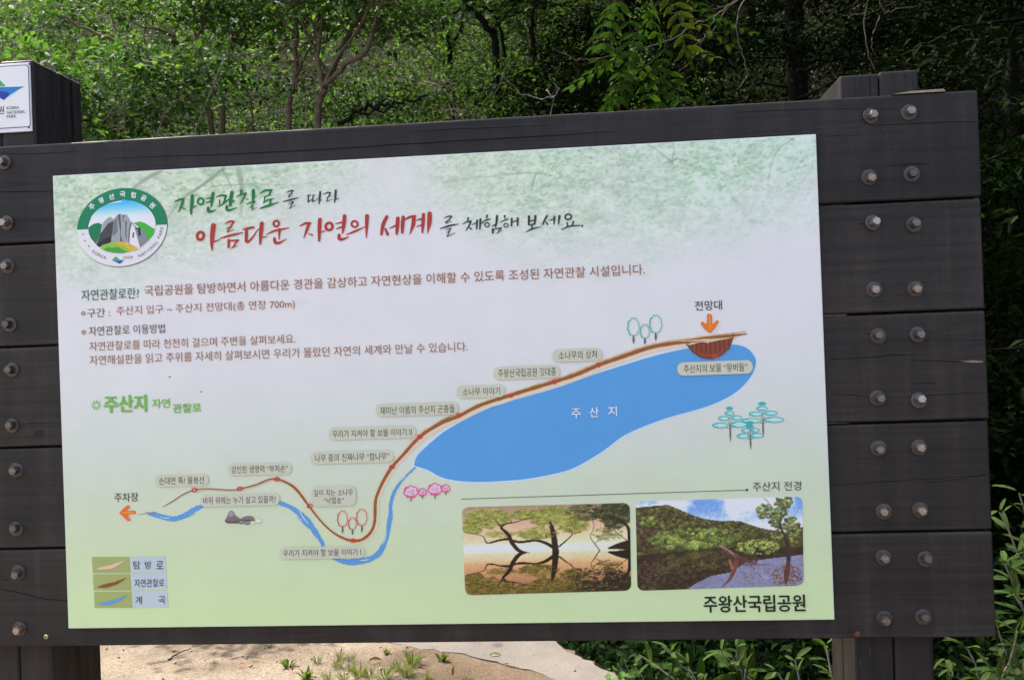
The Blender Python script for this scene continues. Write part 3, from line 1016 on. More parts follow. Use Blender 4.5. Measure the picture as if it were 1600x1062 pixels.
# the viewing deck
A = Art()
o4, k4 = (1000, 440), 5.31
A.poly([(385, 522), (420, 528), (470, 508), (520, 500), (560, 508), (640, 488), (720, 474), (770, 462), (748, 528), (705, 588), (640, 630), (570, 640), (500, 630), (450, 596), (412, 556)], (128, 60, 40), 4, o4, k4)
for i in range(9):
    x = 430 + i * 38
    t = (x - 580) / 190
    A.stroke([(x, 522 - i * 5, 12), (x + 6, 600 - 40 * abs(t) ** 2 - 14 * t, 8)], (98, 40, 28), 4.4, o4, k4, n=2)
A.stroke([(400, 540, 5), (450, 592, 5), (510, 628, 5), (575, 638, 6), (640, 628, 5), (705, 585, 5), (750, 525, 5), (770, 462, 5)], (96, 44, 30), 4.8, o4, k4)
A.stroke([(430, 545, 4), (500, 600, 5), (570, 608, 5), (640, 600, 5), (715, 545, 4)], (146, 82, 52), 4.6, o4, k4)
A.stroke([(385, 488, 4), (385, 525, 5), (408, 530, 4), (410, 505, 4), (388, 522, 3)], (84, 48, 34), 5, o4, k4, n=2)
A.stroke([(772, 424, 4), (772, 470, 5), (752, 468, 4), (750, 452, 3)], (84, 48, 34), 5, o4, k4, n=2)
A.ring(622, 618, 20, 13, 9, (206, 58, 50), 5.2, o4, k4, n=18)
A.build("deck_drawing", PANEL)

# orange arrows
A = Art()
ar = [(555, 275), (566, 264), (584, 266), (598, 285), (603, 352), (630, 322), (648, 322), (652, 342), (582, 430), (508, 362), (502, 345), (520, 328), (550, 350)]
A.poly([(580 + (x - 580) * 1.16 + 5, 350 + (y - 350) * 1.12 + 3) for x, y in ar], (226, 228, 234), 2.6, o4, k4, smooth=2)
A.poly(ar, (238, 112, 42), 4, o4, k4, smooth=2)
A.stroke([(575, 280, 8), (580, 360, 12), (580, 405, 5)], (246, 146, 66), 4.4, o4, k4)
A.build("arrow", PANEL)
A = Art()
o5 = (100, 720)
ar = [(457, 428), (522, 366), (543, 368), (546, 385), (522, 410), (585, 408), (602, 418), (598, 436), (530, 446), (552, 482), (545, 500), (528, 496)]
A.poly([(530 + (x - 530) * 1.14 + 2, 430 + (y - 430) * 1.14 + 2) for x, y in ar], (218, 222, 216), 2.6, o5, k4, smooth=2)
A.poly(ar, (238, 108, 36), 4, o5, k4, smooth=2)
A.stroke([(475, 428, 5), (520, 425, 12), (585, 424, 6)], (248, 148, 66), 4.4, o5, k4)
A.build("arrow", PANEL)

A = Art()
A.text("주차장", 179, 216.3, 776.3, 14, (58, 58, 56), 4, .004)
A.build("place_name", PANEL)
A = Art()
A.text("전망대", 1085.5, 1128, 477, 15, (58, 54, 58), 4, .006)
A.build("place_name", PANEL)

# grey-green name tags along the trail
for xl, xr, yc, hh, tx in (
        (242, 326.5, 750, 18.5, [("손대면 톡! 물봉선", 249, 319.3, 750.2, 11.5)]),
        (356, 456, 732, 19, [("강인한 생명력 “부처손”", 362, 450, 732.3, 11.5)]),
        (312.5, 437.5, 780.5, 19, [("바위 위에는 누가 살고 있을까?", 318, 431.3, 780.3, 11.5)]),
        (486.5, 556.7, 774.3, 32, [("잎이 지는 소나무", 490.7, 551.7, 769, 10.5), ("“낙엽송”", 505.7, 537.8, 781.3, 10.5)]),
        (485, 615.5, 713.5, 19.5, [("나무 중의 진짜나무 “참나무”", 492.7, 608.5, 713.6, 12)]),
        (513.7, 650, 675.5, 20, [("우리가 지켜야 할 보물 이야기 Ⅱ", 520, 643.7, 676, 12)]),
        (587, 716.3, 639, 20, [("재미난 이름의 주산지 곤충들", 594, 710.7, 639.7, 12.5)]),
        (713.6, 789.3, 611, 20, [("소나무 이야기", 723, 781.5, 611.2, 12)]),
        (771, 875, 581.3, 20.5, [("주왕산국립공원 깃대종", 778.4, 869, 581.7, 13)]),
        (863, 941, 554.5, 20.5, [("소나무의 상처", 873, 932.6, 554.2, 12.8)]),
        (1058, 1176.2, 574.6, 21, [("주산지의 보물 “왕버들”", 1068, 1167.4, 574.6, 13)]),
        (436.7, 570.5, 862.6, 18.8, [("우리가 지켜야 할 보물 이야기 Ⅰ", 443, 564.3, 862.6, 11)])):
    A = Art()
    A.pill(xl, xr, yc, hh, (190, 192, 176), 5.6, rad=.012 if hh < 25 else .014)
    for b, x0, x1, y, th in tx:
        A.text(b, x0, x1, y, th, (56, 54, 52), 6.4)
    A.build("place_label", PANEL)


# little drawn trees and stones
def outline_tree(A, cx, cy, rx, ry, o, k, col, pale, w):
    A.ring(cx, cy, rx * 1.02, ry * 1.02, w * 2.6, pale, 2, o, k, wob=.05, nb=9)
    A.ring(cx, cy, rx, ry, w, col, 3, o, k, wob=.07, nb=9)
    A.ring(cx - rx * .02, cy, rx, ry, w * 1.6, col, 3.2, o, k, wob=.07, nb=9, a0=2.0, a1=4.0)
    A.stroke([(cx, cy + ry * .92, w * 1.2), (cx + 1, cy + ry * 1.35, w * 3), (cx, cy + ry * 1.75, w * 1.6)], (96, 92, 88), 3.4, o, k)


A = Art()
for c in ((718, 478, 40, 66), (800, 518, 32, 50), (878, 466, 43, 68)):
    outline_tree(A, *c, (400, 720), 5.31, (188, 76, 66), (214, 190, 172), 5)
A.build("tree_drawing", PANEL)
A = Art()
for c in ((350, 545, 155, 250), (665, 668, 122, 195), (965, 465, 165, 250)):
    outline_tree(A, *c, (970, 480), 17.7, (96, 166, 146), (190, 220, 212), 20)
A.build("tree_drawing", PANEL)
A = Art()
o6, k6 = (625, 745), 17.78
for cx, cy, rx, ry in ((300, 420, 190, 160), (615, 430, 112, 105), (965, 350, 188, 158), (1268, 325, 112, 105)):
    P = [(cx + rx * (1 + .07 * math.sin(7 * t + 1)) * math.cos(t), cy - ry * .1 + ry * (1 + .07 * math.sin(7 * t + 1)) * math.sin(t)) for t in np.linspace(0, 2 * math.pi, 36, endpoint=False)]
    A.poly(P, (226, 186, 210), 2, o6, k6)
    A.ring(cx, cy - ry * .1, rx, ry, 26, (206, 74, 124), 3, o6, k6, wob=.07, nb=7)
    A.stroke([(cx - rx * .9, cy + ry * .4, 20), (cx, cy + ry * .78, 60), (cx + rx * .8, cy + ry * .5, 24)], (214, 92, 140), 3.2, o6, k6)
    A.stroke([(cx - rx * .95, cy, 30), (cx - rx * .7, cy - ry * .6, 44), (cx - rx * .2, cy - ry, 20)], (214, 92, 150), 3.2, o6, k6)
    for dx, dy in ((-.25, -.05), (.3, -.25), (.3, .25)):
        A.ring(cx + dx * rx, cy + dy * ry, rx * .18, ry * .15, 10, (190, 80, 140), 3.4, o6, k6, n=14)
    A.stroke([(cx + 15, cy + ry * .85, 26), (cx + 5, cy + ry * 1.5, 30)], (92, 92, 86), 3.6, o6, k6, n=2)
A.build("tree_drawing", PANEL)
A = Art()
o7, k7 = (1100, 610), 7.985
for x0, y0, x1, y1 in ((325, 455, 330, 632), (735, 395, 739, 575), (578, 592, 583, 728)):
    A.stroke([(x0, y0, 14), ((x0 + x1) / 2, (y0 + y1) / 2, 22), (x1, y1, 6)], (104, 98, 96), 2.4, o7, k7)
    A.stroke([(x0 - 2, y0 - 155, 4), (x0, y0, 8)], (120, 108, 106), 2.2, o7, k7, n=2)
    A.stroke([(x0 - 26, y0 - 75, 4), (x0 - 3, y0, 8)], (120, 108, 106), 2.2, o7, k7, n=2)
    A.stroke([(x0 + 26, y0 - 75, 4), (x0 + 3, y0, 8)], (120, 108, 106), 2.2, o7, k7, n=2)
    A.stroke([(x0 - 38, y0 + 4, 5), (x0, y0 + 16, 8), (x0 + 36, y0, 5)], (120, 108, 106), 2.2, o7, k7, n=4)
for cx, cy, rx, ry in ((318, 220, 36, 17), (318, 280, 55, 21), (246, 345, 64, 26), (405, 338, 63, 26), (203, 432, 96, 29), (432, 422, 100, 32), (725, 162, 42, 17), (722, 222, 65, 23), (645, 290, 82, 26), (832, 280, 80, 25), (588, 375, 118, 28), (872, 362, 120, 31),
                       (572, 398, 40, 16), (572, 445, 42, 19), (522, 498, 52, 23), (640, 492, 50, 21), (486, 565, 74, 26), (660, 558, 76, 27)):
    A.disc(cx, cy, rx * .95, ry * .9, (172, 214, 220) if rx > 45 else (52, 172, 174), 2.8, o7, k7)
    A.ring(cx, cy, rx, ry, 10, (44, 168, 170), 3, o7, k7, n=26)
    A.ring(cx - rx * .08, cy, rx * .9, ry * .85, 16, (44, 168, 170), 3.2, o7, k7, n=16, a0=1.9, a1=4.4)
A.build("tree_drawing", PANEL)
A = Art()
o8, k8 = (320, 770), 11.43
st = (112, 106, 110)
A.poly([(355, 490), (400, 420), (435, 335), (475, 310), (512, 335), (550, 398), (640, 462), (625, 532), (500, 538), (395, 532)], st, 3, o8, k8, smooth=3)
A.poly([(430, 370), (475, 318), (505, 345), (520, 385), (480, 420), (440, 415)], (150, 146, 150), 3.3, o8, k8, smooth=3)
A.poly([(365, 490), (480, 500), (620, 480), (618, 528), (500, 534), (395, 528)], (88, 80, 82), 3.2, o8, k8, smooth=3)
A.poly([(635, 455), (700, 420), (790, 402), (870, 425), (882, 485), (800, 500), (660, 492)], (120, 112, 118), 3, o8, k8, smooth=3)
A.poly([(640, 470), (760, 470), (880, 470), (875, 494), (720, 500), (650, 490)], (92, 84, 88), 3.2, o8, k8, smooth=3)
for cx, cy, rx, ry in ((658, 518, 50, 30), (762, 530, 54, 31)):
    A.disc(cx, cy, rx, ry, (92, 86, 90), 3.6, o8, k8)
    A.disc(cx, cy - 6, rx * .8, ry * .6, (144, 138, 142), 3.9, o8, k8)
A.disc(862, 522, 42, 28, (186, 224, 166), 3.6, o8, k8)
A.disc(960, 490, 50, 36, (206, 226, 198), 3.4, o8, k8)
A.ring(960, 490, 54, 44, 6, (150, 190, 138), 3.6, o8, k8)
A.build("stone_drawing", PANEL)

# legend
A = Art()
o9 = (0, 860)
for y0, dx, txt in ((38, 0, [("탐", 835, 877, 88), ("방", 907, 948, 88), ("로", 978, 1022, 88)]), (146, 6, [("자연관찰로", 841, 1028, 200)]), (255, 13, [("계", 847, 888, 307), ("곡", 992, 1035, 306)])):
    A.poly([(575 + dx, y0), (808 + dx, y0 - 1), (814 + dx, y0 + 100), (580 + dx, y0 + 100)], (154, 164, 104), 2, o9, 4.0)
    A.poly([(815 + dx, y0 - 1), (1034 + dx, y0 - 2), (1039 + dx, y0 + 97), (820 + dx, y0 + 100)], (178, 192, 205), 2, o9, 4.0)
    for t, x0, x1, yc in txt:
        A.text(t, x0 / 4, x1 / 4, 860 + yc / 4, 12.5, (58, 60, 64), 4, .004)
A.stroke([(608, 111, 6), (650, 107, 18), (700, 98, 24), (735, 82, 18), (778, 62, 4)], (216, 182, 160), 4, o9, 4.0)
A.stroke([(612, 226, 6), (650, 220, 20), (695, 210, 24), (740, 194, 16), (788, 170, 4)], (126, 78, 26), 4, o9, 4.0, jit=.2)
A.stroke([(618, 331, 6), (660, 328, 18), (705, 318, 22), (745, 303, 18), (790, 281, 4)], (84, 150, 206), 4, o9, 4.0)
A.build("legend", PANEL)

A = Art()
A.stroke([(721, 779.2, 1.1), (940, 772.2, 1.1), (1166, 765, 1.1)], (96, 104, 92), 3, n=3)
A.disc(1167, 764.8, 2.1, 2.1, (66, 66, 60), 3.4)
A.text("주산지 전경", 1176, 1251.6, 759, 14.5, (62, 66, 58), 4, .002)
A.build("caption", PANEL)
A = Art()
for q, (dx_, dy_) in enumerate(((-.6, 0), (.6, 0), (0, -.45), (0, .45))):
    A.text("주왕산국립공원", 1099.7 + dx_, 1257.8 + dx_, 942 + dy_, 25.8, (28, 34, 24), 4 + .4 * q)
A.build("park_name", PANEL)

# emblem
A = Art()
oe, ke = (110, 280), 7.275


def ell(cx, cy, rx, ry, a0=0, a1=360, n=60):
    return [(cx + rx * math.cos(math.radians(a)) - 0.02 * ry * math.sin(math.radians(a)), cy + ry * math.sin(math.radians(a)) - .058 * rx * math.cos(math.radians(a))) for a in np.linspace(a0, a1, n)]


A.poly(ell(594, 552, 513, 446), (70, 74, 80), 2, oe, ke)
A.poly(ell(589, 546, 511, 444), (214, 214, 222), 2.5, oe, ke)
A.poly(ell(589, 546, 511, 444, 180, 360) + [(980, 521), (200, 568)], (4, 120, 82), 3, oe, ke)
ci, ai, bi = (588, 545), 384, 301
A.poly(ell(*ci, ai + 5, bi + 5, 178, 362), (8, 66, 92), 3.4, oe, ke)
A.poly(ell(*ci, ai, bi), (232, 234, 240), 3.7, oe, ke)
for j in range(10):                              # printed sky bands, blue to white
    t0, t1 = -1 + j * .062, -1 + (j + 1) * .062 + .004
    P = []
    for t in (t0, t1):
        hx = math.sqrt(max(0.0, 1 - t * t))
        P.append((ci[0] - ai * hx, ci[0] + ai * hx, ci[1] + bi * t))
    c = np.array((52, 172, 236)) * (1 - j / 10) + np.array((228, 232, 240)) * j / 10
    A.poly([(P[0][0], P[0][2] + 14), (P[0][1], P[0][2] - 14), (P[1][1], P[1][2] - 14), (P[1][0], P[1][2] + 14)], c, 3.9 + j * .01, oe, ke)
for col, ly, P in (
        ((6, 112, 76), 4.2, [(206, 552), (260, 512), (320, 496), (365, 515), (345, 620), (300, 745), (240, 680), (212, 615)]),
        ((66, 168, 54), 4.2, [(722, 500), (790, 480), (850, 500), (966, 570), (950, 628), (890, 702), (850, 600)]),
        ((150, 154, 162), 4.4, [(345, 620), (358, 590), (375, 492), (425, 442), (455, 428), (500, 455), (530, 410), (565, 392), (600, 405), (645, 403), (685, 470), (692, 500), (720, 490), (735, 560), (795, 780), (700, 760), (650, 720), (450, 725), (335, 772), (292, 742)]),
        ((62, 62, 68), 4.6, [(300, 745), (345, 620), (405, 540), (430, 505), (495, 475), (482, 600), (470, 660), (465, 722), (385, 742), (335, 772)]),
        ((34, 34, 40), 4.8, [(296, 745), (380, 688), (470, 645), (465, 722), (380, 745), (335, 776)]),
        ((84, 88, 94), 4.8, [(540, 412), (570, 396), (580, 520), (577, 640), (598, 710), (568, 708), (572, 600), (558, 520)]),
        ((84, 88, 94), 4.8, [(628, 470), (645, 480), (640, 600), (642, 690), (628, 640)]),
        ((84, 88, 94), 4.8, [(690, 490), (705, 492), (682, 580), (674, 720), (662, 700), (668, 580)]),
        ((84, 88, 94), 4.8, [(600, 405), (625, 405), (605, 450), (610, 490), (598, 470)]),
        ((110, 114, 122), 4.7, [(500, 470), (535, 430), (540, 600), (500, 640), (480, 640)]),
        ((216, 216, 222), 4.7, [(705, 500), (735, 560), (795, 780), (700, 750), (674, 722), (684, 580)]),
        ((84, 88, 94), 4.9, [(715, 600), (732, 612), (725, 668), (706, 664)]),
        ((124, 130, 138), 4.9, [(735, 560), (790, 545), (850, 602), (888, 702), (796, 778)]),
        ((30, 32, 36), 5.1, [(768, 560), (796, 545), (806, 638), (780, 648)]),
        ((40, 44, 48), 5.1, [(728, 525), (772, 562), (752, 572)]),
        ((134, 184, 60), 5.2, [(340, 788), (370, 750), (420, 735), (460, 720), (530, 710), (620, 720), (700, 760), (745, 792), (660, 830), (590, 843), (500, 838), (400, 815)]),
        ((72, 148, 58), 5.4, [(372, 798), (440, 770), (480, 780), (550, 770), (600, 800), (660, 828), (590, 843), (500, 838), (430, 825)]),
        ((244, 166, 40), 5.4, [(525, 715), (600, 710), (680, 745), (740, 775), (782, 795), (715, 818), (660, 790), (600, 748), (545, 745)])):
    A.poly(P, col, ly, oe, ke)
for ch, x, y, r in zip("주왕산국립공원", (250, 355, 472, 597, 720, 835, 935), (313, 240, 200, 172, 180, 215, 297), (-46, -30, -16, -4, 9, 22, 42)):
    A.glyph(ch, x, y, 66, r, (222, 232, 230), 4.2, oe, ke, .03)
for ch, x, y, r in zip("KOREA", (268, 300, 333, 363, 395), (825, 846, 863, 878, 890), (36, 32, 27, 22, 17)):
    A.glyph(ch, x, y, 34, r, (80, 82, 84), 4.2, oe, ke)
for ch, x, y, r in zip("NATIONALPARK", (792, 826, 853, 876, 903, 932, 960, 984, 1008, 1022, 1034, 1042), (868, 852, 835, 818, 796, 770, 742, 714, 660, 628, 594, 556), (-25, -30, -34, -38, -42, -46, -50, -54, -62, -66, -70, -74)):
    A.glyph(ch, x, y, 34, r, (80, 82, 84), 4.2, oe, ke)
for x, y in ((148, 627), (168, 700), (211, 760)):
    A.disc(x, y, 9, 9, (100, 112, 118), 4.2, oe, ke, 12)
A.poly([(472, 917), (520, 878), (566, 915)], (70, 160, 70), 4.2, oe, ke)
A.poly([(472, 921), (620, 916), (566, 962)], (30, 128, 196), 4.2, oe, ke)
A.poly([(506, 936), (592, 934), (566, 961)], (26, 66, 150), 4.5, oe, ke)
A.text("국립공원", 110 + 597 / ke, 110 + 712 / ke, 280 + 889 / ke, 4.2, (84, 84, 86), 4.2)
A.build("emblem", PANEL)

# the two photographs printed on the panel
w, h = 264, 138
kz = w / 1400.0
img = np.zeros((h, w, 3))
hy = (590 - 200) * kz
yyy = np.arange(h)
for i, stp in enumerate(((164, 212, 236, 252, 244, 228, 200, 164), (136, 172, 204, 244, 206, 172, 142, 114), (114, 144, 170, 238, 168, 126, 102, 84))):
    img[..., i] = np.interp(yyy, np.array([0, .2, .40, .47, .56, .68, .85, 1]) * h, stp)[:, None]
xw = np.linspace(0, 1, w)[None, :, None]
warm = np.clip(xw * 1.3 - .35, 0, 1)
band = np.exp(-((yyy / h - .42) / .13) ** 2)[:, None, None]
img = img * (1 - warm * band * .6) + np.array((232, 226, 178)) * warm * band * .6
top = img[:int(hy) + 1].copy()
r1 = np.random.default_rng(11)
O = (115, 200)


def sp(cx, cy, rx, ry, n, cols, r0=.7, r1_=1.8, a=.55):
    for _ in range(max(3, n // 14)):
        t, q = r1.uniform(0, 6.283), math.sqrt(r1.random()) * .9
        c_ = np.array(cols[r1.integers(len(cols))], float) * .82
        dab(top, ((cx - O[0]) + rx * q * math.cos(t)) * kz, ((cy - O[1]) + ry * q * math.sin(t)) * kz, r1.uniform(4, 9), r1.uniform(2.2, 4), c_, .42)
    n = int(n * 1.5)
    sprinkle(top, (cx - O[0]) * kz, (cy - O[1]) * kz, rx * kz, ry * kz, n, cols, r0, r1_, a, .6, r1)


yl = [(166, 168, 78), (138, 142, 60), (112, 118, 48), (186, 186, 104)]
dk = [(58, 64, 40), (84, 92, 52), (120, 122, 70), (44, 48, 34)]
sp(330, 300, 200, 80, 420, yl); sp(200, 370, 90, 50, 170, yl); sp(640, 270, 100, 45, 200, yl); sp(430, 430, 130, 30, 120, yl)
sp(880, 290, 190, 80, 430, yl); sp(740, 430, 180, 50, 260, yl); sp(1050, 380, 130, 60, 240, yl)
sp(1150, 270, 190, 70, 330, dk); sp(1390, 290, 140, 110, 420, dk); sp(1330, 450, 130, 60, 130, dk + yl)


def pads(cx, cy, rx, ry, n, cols):
    for x, y in sorted(in_ell((cx - O[0]) * kz, (cy - O[1]) * kz, rx * kz, ry * kz, n, r1), key=lambda q: q[1]):
        c = np.array(cols[r1.integers(len(cols))], float)
        r = r1.uniform(3, 7)
        dab(top, x, y + 1.2, r, 1.3, c * .5, .5)
        dab(top, x, y, r, 1.2, c, .55)
        for _ in range(9):
            dab(top, x + r1.normal(0, r * .6), y + r1.normal(-.6, 1.0), r1.uniform(.5, 1.1), .6, c * r1.uniform(.8, 1.3), .6)


def ln(img_, pts, col=(40, 28, 20), f=.72):
    line(img_, [(a_, b_, c_ * f) for a_, b_, c_ in pts], col, .9, kz, O)


TW = [[(715, 600, 10), (600, 580, 38), (530, 510, 46), (500, 440, 42), (440, 380, 28)], [(440, 380, 24), (470, 350, 16), (560, 335, 12), (640, 312, 8), (700, 300, 4)], [(440, 372, 18), (400, 320, 12), (370, 280, 6)], [(530, 340, 10), (510, 290, 6)],
      [(500, 470, 30), (420, 480, 24), (320, 500, 18), (290, 450, 12), (245, 430, 8), (130, 405, 6)], [(890, 600, 74), (880, 480, 62), (866, 400, 50), (850, 340, 26)], [(870, 550, 40), (800, 510, 34), (720, 490, 28), (600, 500, 28), (530, 486, 30)],
      [(920, 545, 20), (1000, 480, 14), (1030, 440, 10), (990, 370, 6)], [(1030, 450, 9), (1110, 420, 5)], [(1265, 600, 14), (1215, 530, 12), (1180, 470, 9), (1210, 400, 8), (1200, 320, 6)], [(1215, 530, 8), (1250, 505, 6), (1350, 480, 5)],
      [(1512, 560, 60), (1490, 400, 34), (1400, 330, 12)], [(1400, 340, 8), (1380, 420, 10), (1480, 510, 10)], [(820, 470, 14), (810, 430, 6)], [(1330, 400, 6), (1360, 470, 5)]]
pads(330, 300, 205, 80, 70, yl); pads(200, 375, 80, 40, 18, yl); pads(640, 275, 90, 35, 20, yl); pads(880, 300, 185, 80, 66, yl); pads(740, 435, 160, 36, 22, yl); pads(1050, 370, 120, 60, 24, yl); pads(1160, 270, 180, 65, 34, dk); pads(1390, 290, 130, 115, 80, dk)
for P in TW:
    ln(top, P)
pads(330, 285, 190, 60, 16, yl); pads(880, 290, 160, 65, 16, yl); pads(1390, 270, 120, 80, 16, dk)
ln(top, [(1330, 570, 14), (1420, 555, 50), (1512, 550, 84)], f=1.0)
sp(330, 290, 200, 70, 150, yl); sp(880, 300, 190, 80, 170, yl); sp(740, 440, 170, 40, 80, yl); sp(200, 390, 80, 40, 60, yl); sp(1050, 380, 130, 60, 100, yl); sp(1390, 290, 130, 120, 300, [(40, 44, 30), (30, 32, 24), (62, 68, 42)])
img[:int(hy) + 1] = top
n2 = h - int(hy) - 1
idxr = np.clip((hy - np.arange(1, n2 + 1) * 1.03).astype(int), 0, int(hy))
ref = top[idxr] * np.array((.74, .64, .50))[None, None]
base = img[int(hy) + 1:]
dark = np.clip((150 - ref.mean(-1, keepdims=True)) / 70, 0, 1)
img[int(hy) + 1:] = base * (1 - dark) * 1 + ref * dark
sprinkle(img, .84 * w, .86 * h, .18 * w, .12 * h, 70, [(40, 32, 20), (56, 44, 26)], 2, 5, .5, .6, r1)
sprinkle(img, .8 * w, .84 * h, .2 * w, .13 * h, 380, [(30, 24, 16), (50, 40, 24), (190, 150, 104), (22, 18, 12)], .8, 1.8, .7, .5, r1)
sprinkle(img, .42 * w, .93 * h, .3 * w, .09 * h, 200, [(70, 62, 32), (96, 86, 44), (48, 40, 24)], .8, 2, .6, .5, r1)
img = img * (1 + .16 * (vnoise(h, w, 50, 95, 31) - .5))[..., None] + r1.normal(0, 5, (h, w, 1))
raster_sheet("photo_print", img, ((721.5, 792), (984, 785), (986.3, 922), (727, 929.3)), 2, PANEL, .013)

kz = w / 1395.0
O = (70, 140)
h = 140
img = np.zeros((h, w, 3))
r2 = np.random.default_rng(21)
yn = np.arange(h)[:, None] / h
sky = np.array((116, 158, 222)) * np.ones((h, w, 1))
cl = np.clip((vnoise(h, w, 3, 4, 8) - .42) * 5 + .25, 0, 1)
cl = np.maximum(cl, np.clip((yn - .12) * 5, 0, 1) * np.ones((1, w)))
img[:] = sky * (1 - cl[..., None]) + np.array((234, 238, 246)) * cl[..., None]
xs_ = np.arange(w) / kz + O[0]
hill = np.interp(xs_, [70, 340, 400, 470, 560, 640, 700, 780, 940, 1000, 1080, 1160, 1300, 1400, 1465], [190, 175, 200, 232, 270, 300, 310, 322, 326, 350, 380, 402, 425, 410, 390])
wl = np.interp(xs_, [70, 500, 900, 1465], [585, 556, 540, 560])
Y = np.arange(h)[:, None] / kz + O[1]
hm = (Y > hill[None]) & (Y <= wl[None])
hn = vnoise(h, w, 18, 30, 9)
hcol = np.array((84, 80, 46)) * (0.35 + 1.2 * hn[..., None])
img = np.where(hm[..., None], hcol, img)
def zp(cx, cy, rx, ry, n):
    return [q for q in in_ell((cx - O[0]) * kz, (cy - O[1]) * kz, rx * kz, ry * kz, n, r2) if 0 < q[0] < w and q[1] / kz + O[1] > np.interp(q[0] / kz + O[0], xs_, hill) + 12 and q[1] / kz + O[1] < np.interp(q[0] / kz + O[0], xs_, wl) - 6]


far = [(92, 90, 50), (108, 112, 56), (72, 66, 42), (84, 72, 50)]
near = [(122, 138, 64), (140, 154, 78), (104, 118, 56), (88, 98, 50)]
clumps(img, zp(900, 390, 320, 80, 190), 1.6, 3.0, far, r2, .6)
clumps(img, zp(380, 300, 330, 120, 230), 2.2, 4.4, far, r2)
clumps(img, zp(150, 420, 110, 130, 60), 3, 5, [(80, 58, 50), (96, 78, 56)], r2)
clumps(img, zp(560, 460, 380, 80, 190), 2.6, 5.2, near, r2)
clumps(img, zp(170, 300, 80, 60, 16), 3, 5, near, r2)
clumps(img, zp(560, 515, 60, 40, 12), 4, 6, [(156, 176, 86)], r2)
wm = (Y > wl[None])
mir = np.clip((2 * wl[None] - Y - O[1]) * kz, 0, h - 1).astype(int)
refl = img[mir, np.arange(w)[None].repeat(h, 0)] * np.array((.56, .44, .46)) + 10
bnd = np.interp(xs_, [70, 440, 560, 700, 850, 1000, 1465], [930, 910, 830, 770, 748, 660, 620])
skyr = np.array((130, 130, 162)) * np.ones((h, w, 1)) * (0.92 + .16 * vnoise(h, w, 8, 4, 10))[..., None]
wat = np.where((Y > bnd[None])[..., None], skyr, refl)
img = np.where(wm[..., None], wat, img)
for cx, cy, rx, ry, n, cols, r0, rr in ((180, 720, 110, 90, 150, [(76, 56, 52), (110, 88, 66)], .8, 2), (1010, 640, 90, 60, 130, [(96, 62, 54), (70, 44, 42)], .8, 1.8),
                                        (1110, 800, 180, 80, 200, [(110, 78, 62), (140, 110, 74), (150, 150, 186)], .7, 1.6)):
    sprinkle(img, (cx - O[0]) * kz, (cy - O[1]) * kz, rx * kz, ry * kz, n, cols, r0, rr, .7, .6, r2)
clumps(img, in_ell((1080 - O[0]) * kz, (545 - O[1]) * kz, 185 * kz, 62 * kz, 120, r2), 1.6, 3.2, [(138, 150, 76), (118, 130, 62), (154, 166, 90), (92, 98, 56)], r2, .7)
TR = (58, 44, 40)
ln(img, [(1335, 700, 44), (1338, 560, 40), (1300, 450, 30), (1272, 360, 22), (1290, 250, 14), (1310, 180, 8)], TR)
ln(img, [(1270, 400, 14), (1200, 330, 9), (1130, 290, 6)], TR)
ln(img, [(1345, 480, 16), (1400, 400, 9), (1430, 350, 6)], TR)
ln(img, [(1220, 230, 6), (1170, 170, 5), (1140, 145, 4)], (80, 84, 96))
for cx, cy, rx, ry, n in ((1305, 180, 75, 48, 46), (1150, 255, 70, 60, 48), (1365, 365, 70, 55, 44), (1235, 340, 60, 55, 30), (1275, 265, 65, 55, 30), (1400, 460, 60, 60, 34), (1260, 450, 60, 50, 26)):
    clumps(img, in_ell((cx - O[0]) * kz, (cy - O[1]) * kz, rx * kz, ry * kz, n, r2), 1.7, 3.3, [(124, 134, 70), (140, 148, 84), (96, 104, 56), (76, 84, 46)], r2, .75)
ln(img, [(1280, 300, 9), (1275, 370, 16), (1302, 450, 22)], TR)
ln(img, [(1325, 540, 34), (1337, 600, 40), (1335, 700, 46)], TR)
sprinkle(img, (1320 - O[0]) * kz, (790 - O[1]) * kz, 130 * kz, 90 * kz, 300, [(112, 74, 56), (136, 98, 66), (86, 56, 52)], .8, 1.8, .75, .7, r2)
ln(img, [(1335, 690, 50), (1320, 780, 60), (1310, 850, 30)], (84, 54, 48))
ln(img, [(1370, 770, 10), (1440, 830, 8)], (60, 44, 50))
ln(img, [(770, 528, 30), (840, 570, 38), (910, 625, 46), (900, 680, 56), (880, 740, 50), (850, 800, 34), (785, 865, 12)], (112, 70, 62))
ln(img, [(770, 524, 14), (840, 564, 14), (890, 604, 12)], (170, 140, 132))
ln(img, [(850, 650, 30), (870, 720, 34)], (150, 92, 82))
ln(img, [(880, 640, 30), (960, 640, 40), (1040, 670, 16), (1100, 700, 6)], (88, 56, 50))
for P in ([(1000, 680, 6), (1060, 730, 4)], [(940, 740, 8), (1000, 770, 5)], [(1050, 690, 6), (1190, 695, 4)], [(1080, 750, 5), (1110, 800, 4)]):
    ln(img, P, (72, 48, 46))
img = img * (1 + .34 * (vnoise(h, w, 48, 95, 32) - .5))[..., None] + r2.normal(0, 6, (h, w, 1))
raster_sheet("photo_print", img, ((993, 783), (1253.5, 774.8), (1255.8, 914), (996, 922.3)), 2, PANEL, .013)

# ------------------------------------------------------------------ small enamel plate on the left post
PY = 0.0415
bm = bevel_box((-0.2145, PY, at_depth(52, 205, PY)[2]), (-0.0665, PY + 0.0045, at_depth(52, 97, PY)[2]), 0.0015, 2)
PLATE = bm_obj("name_plate", bm, [M_PLATE], BOARD)


def pmap(px, py):
    p = at_depth(px, py, PY)
    return (p[0], p[2])


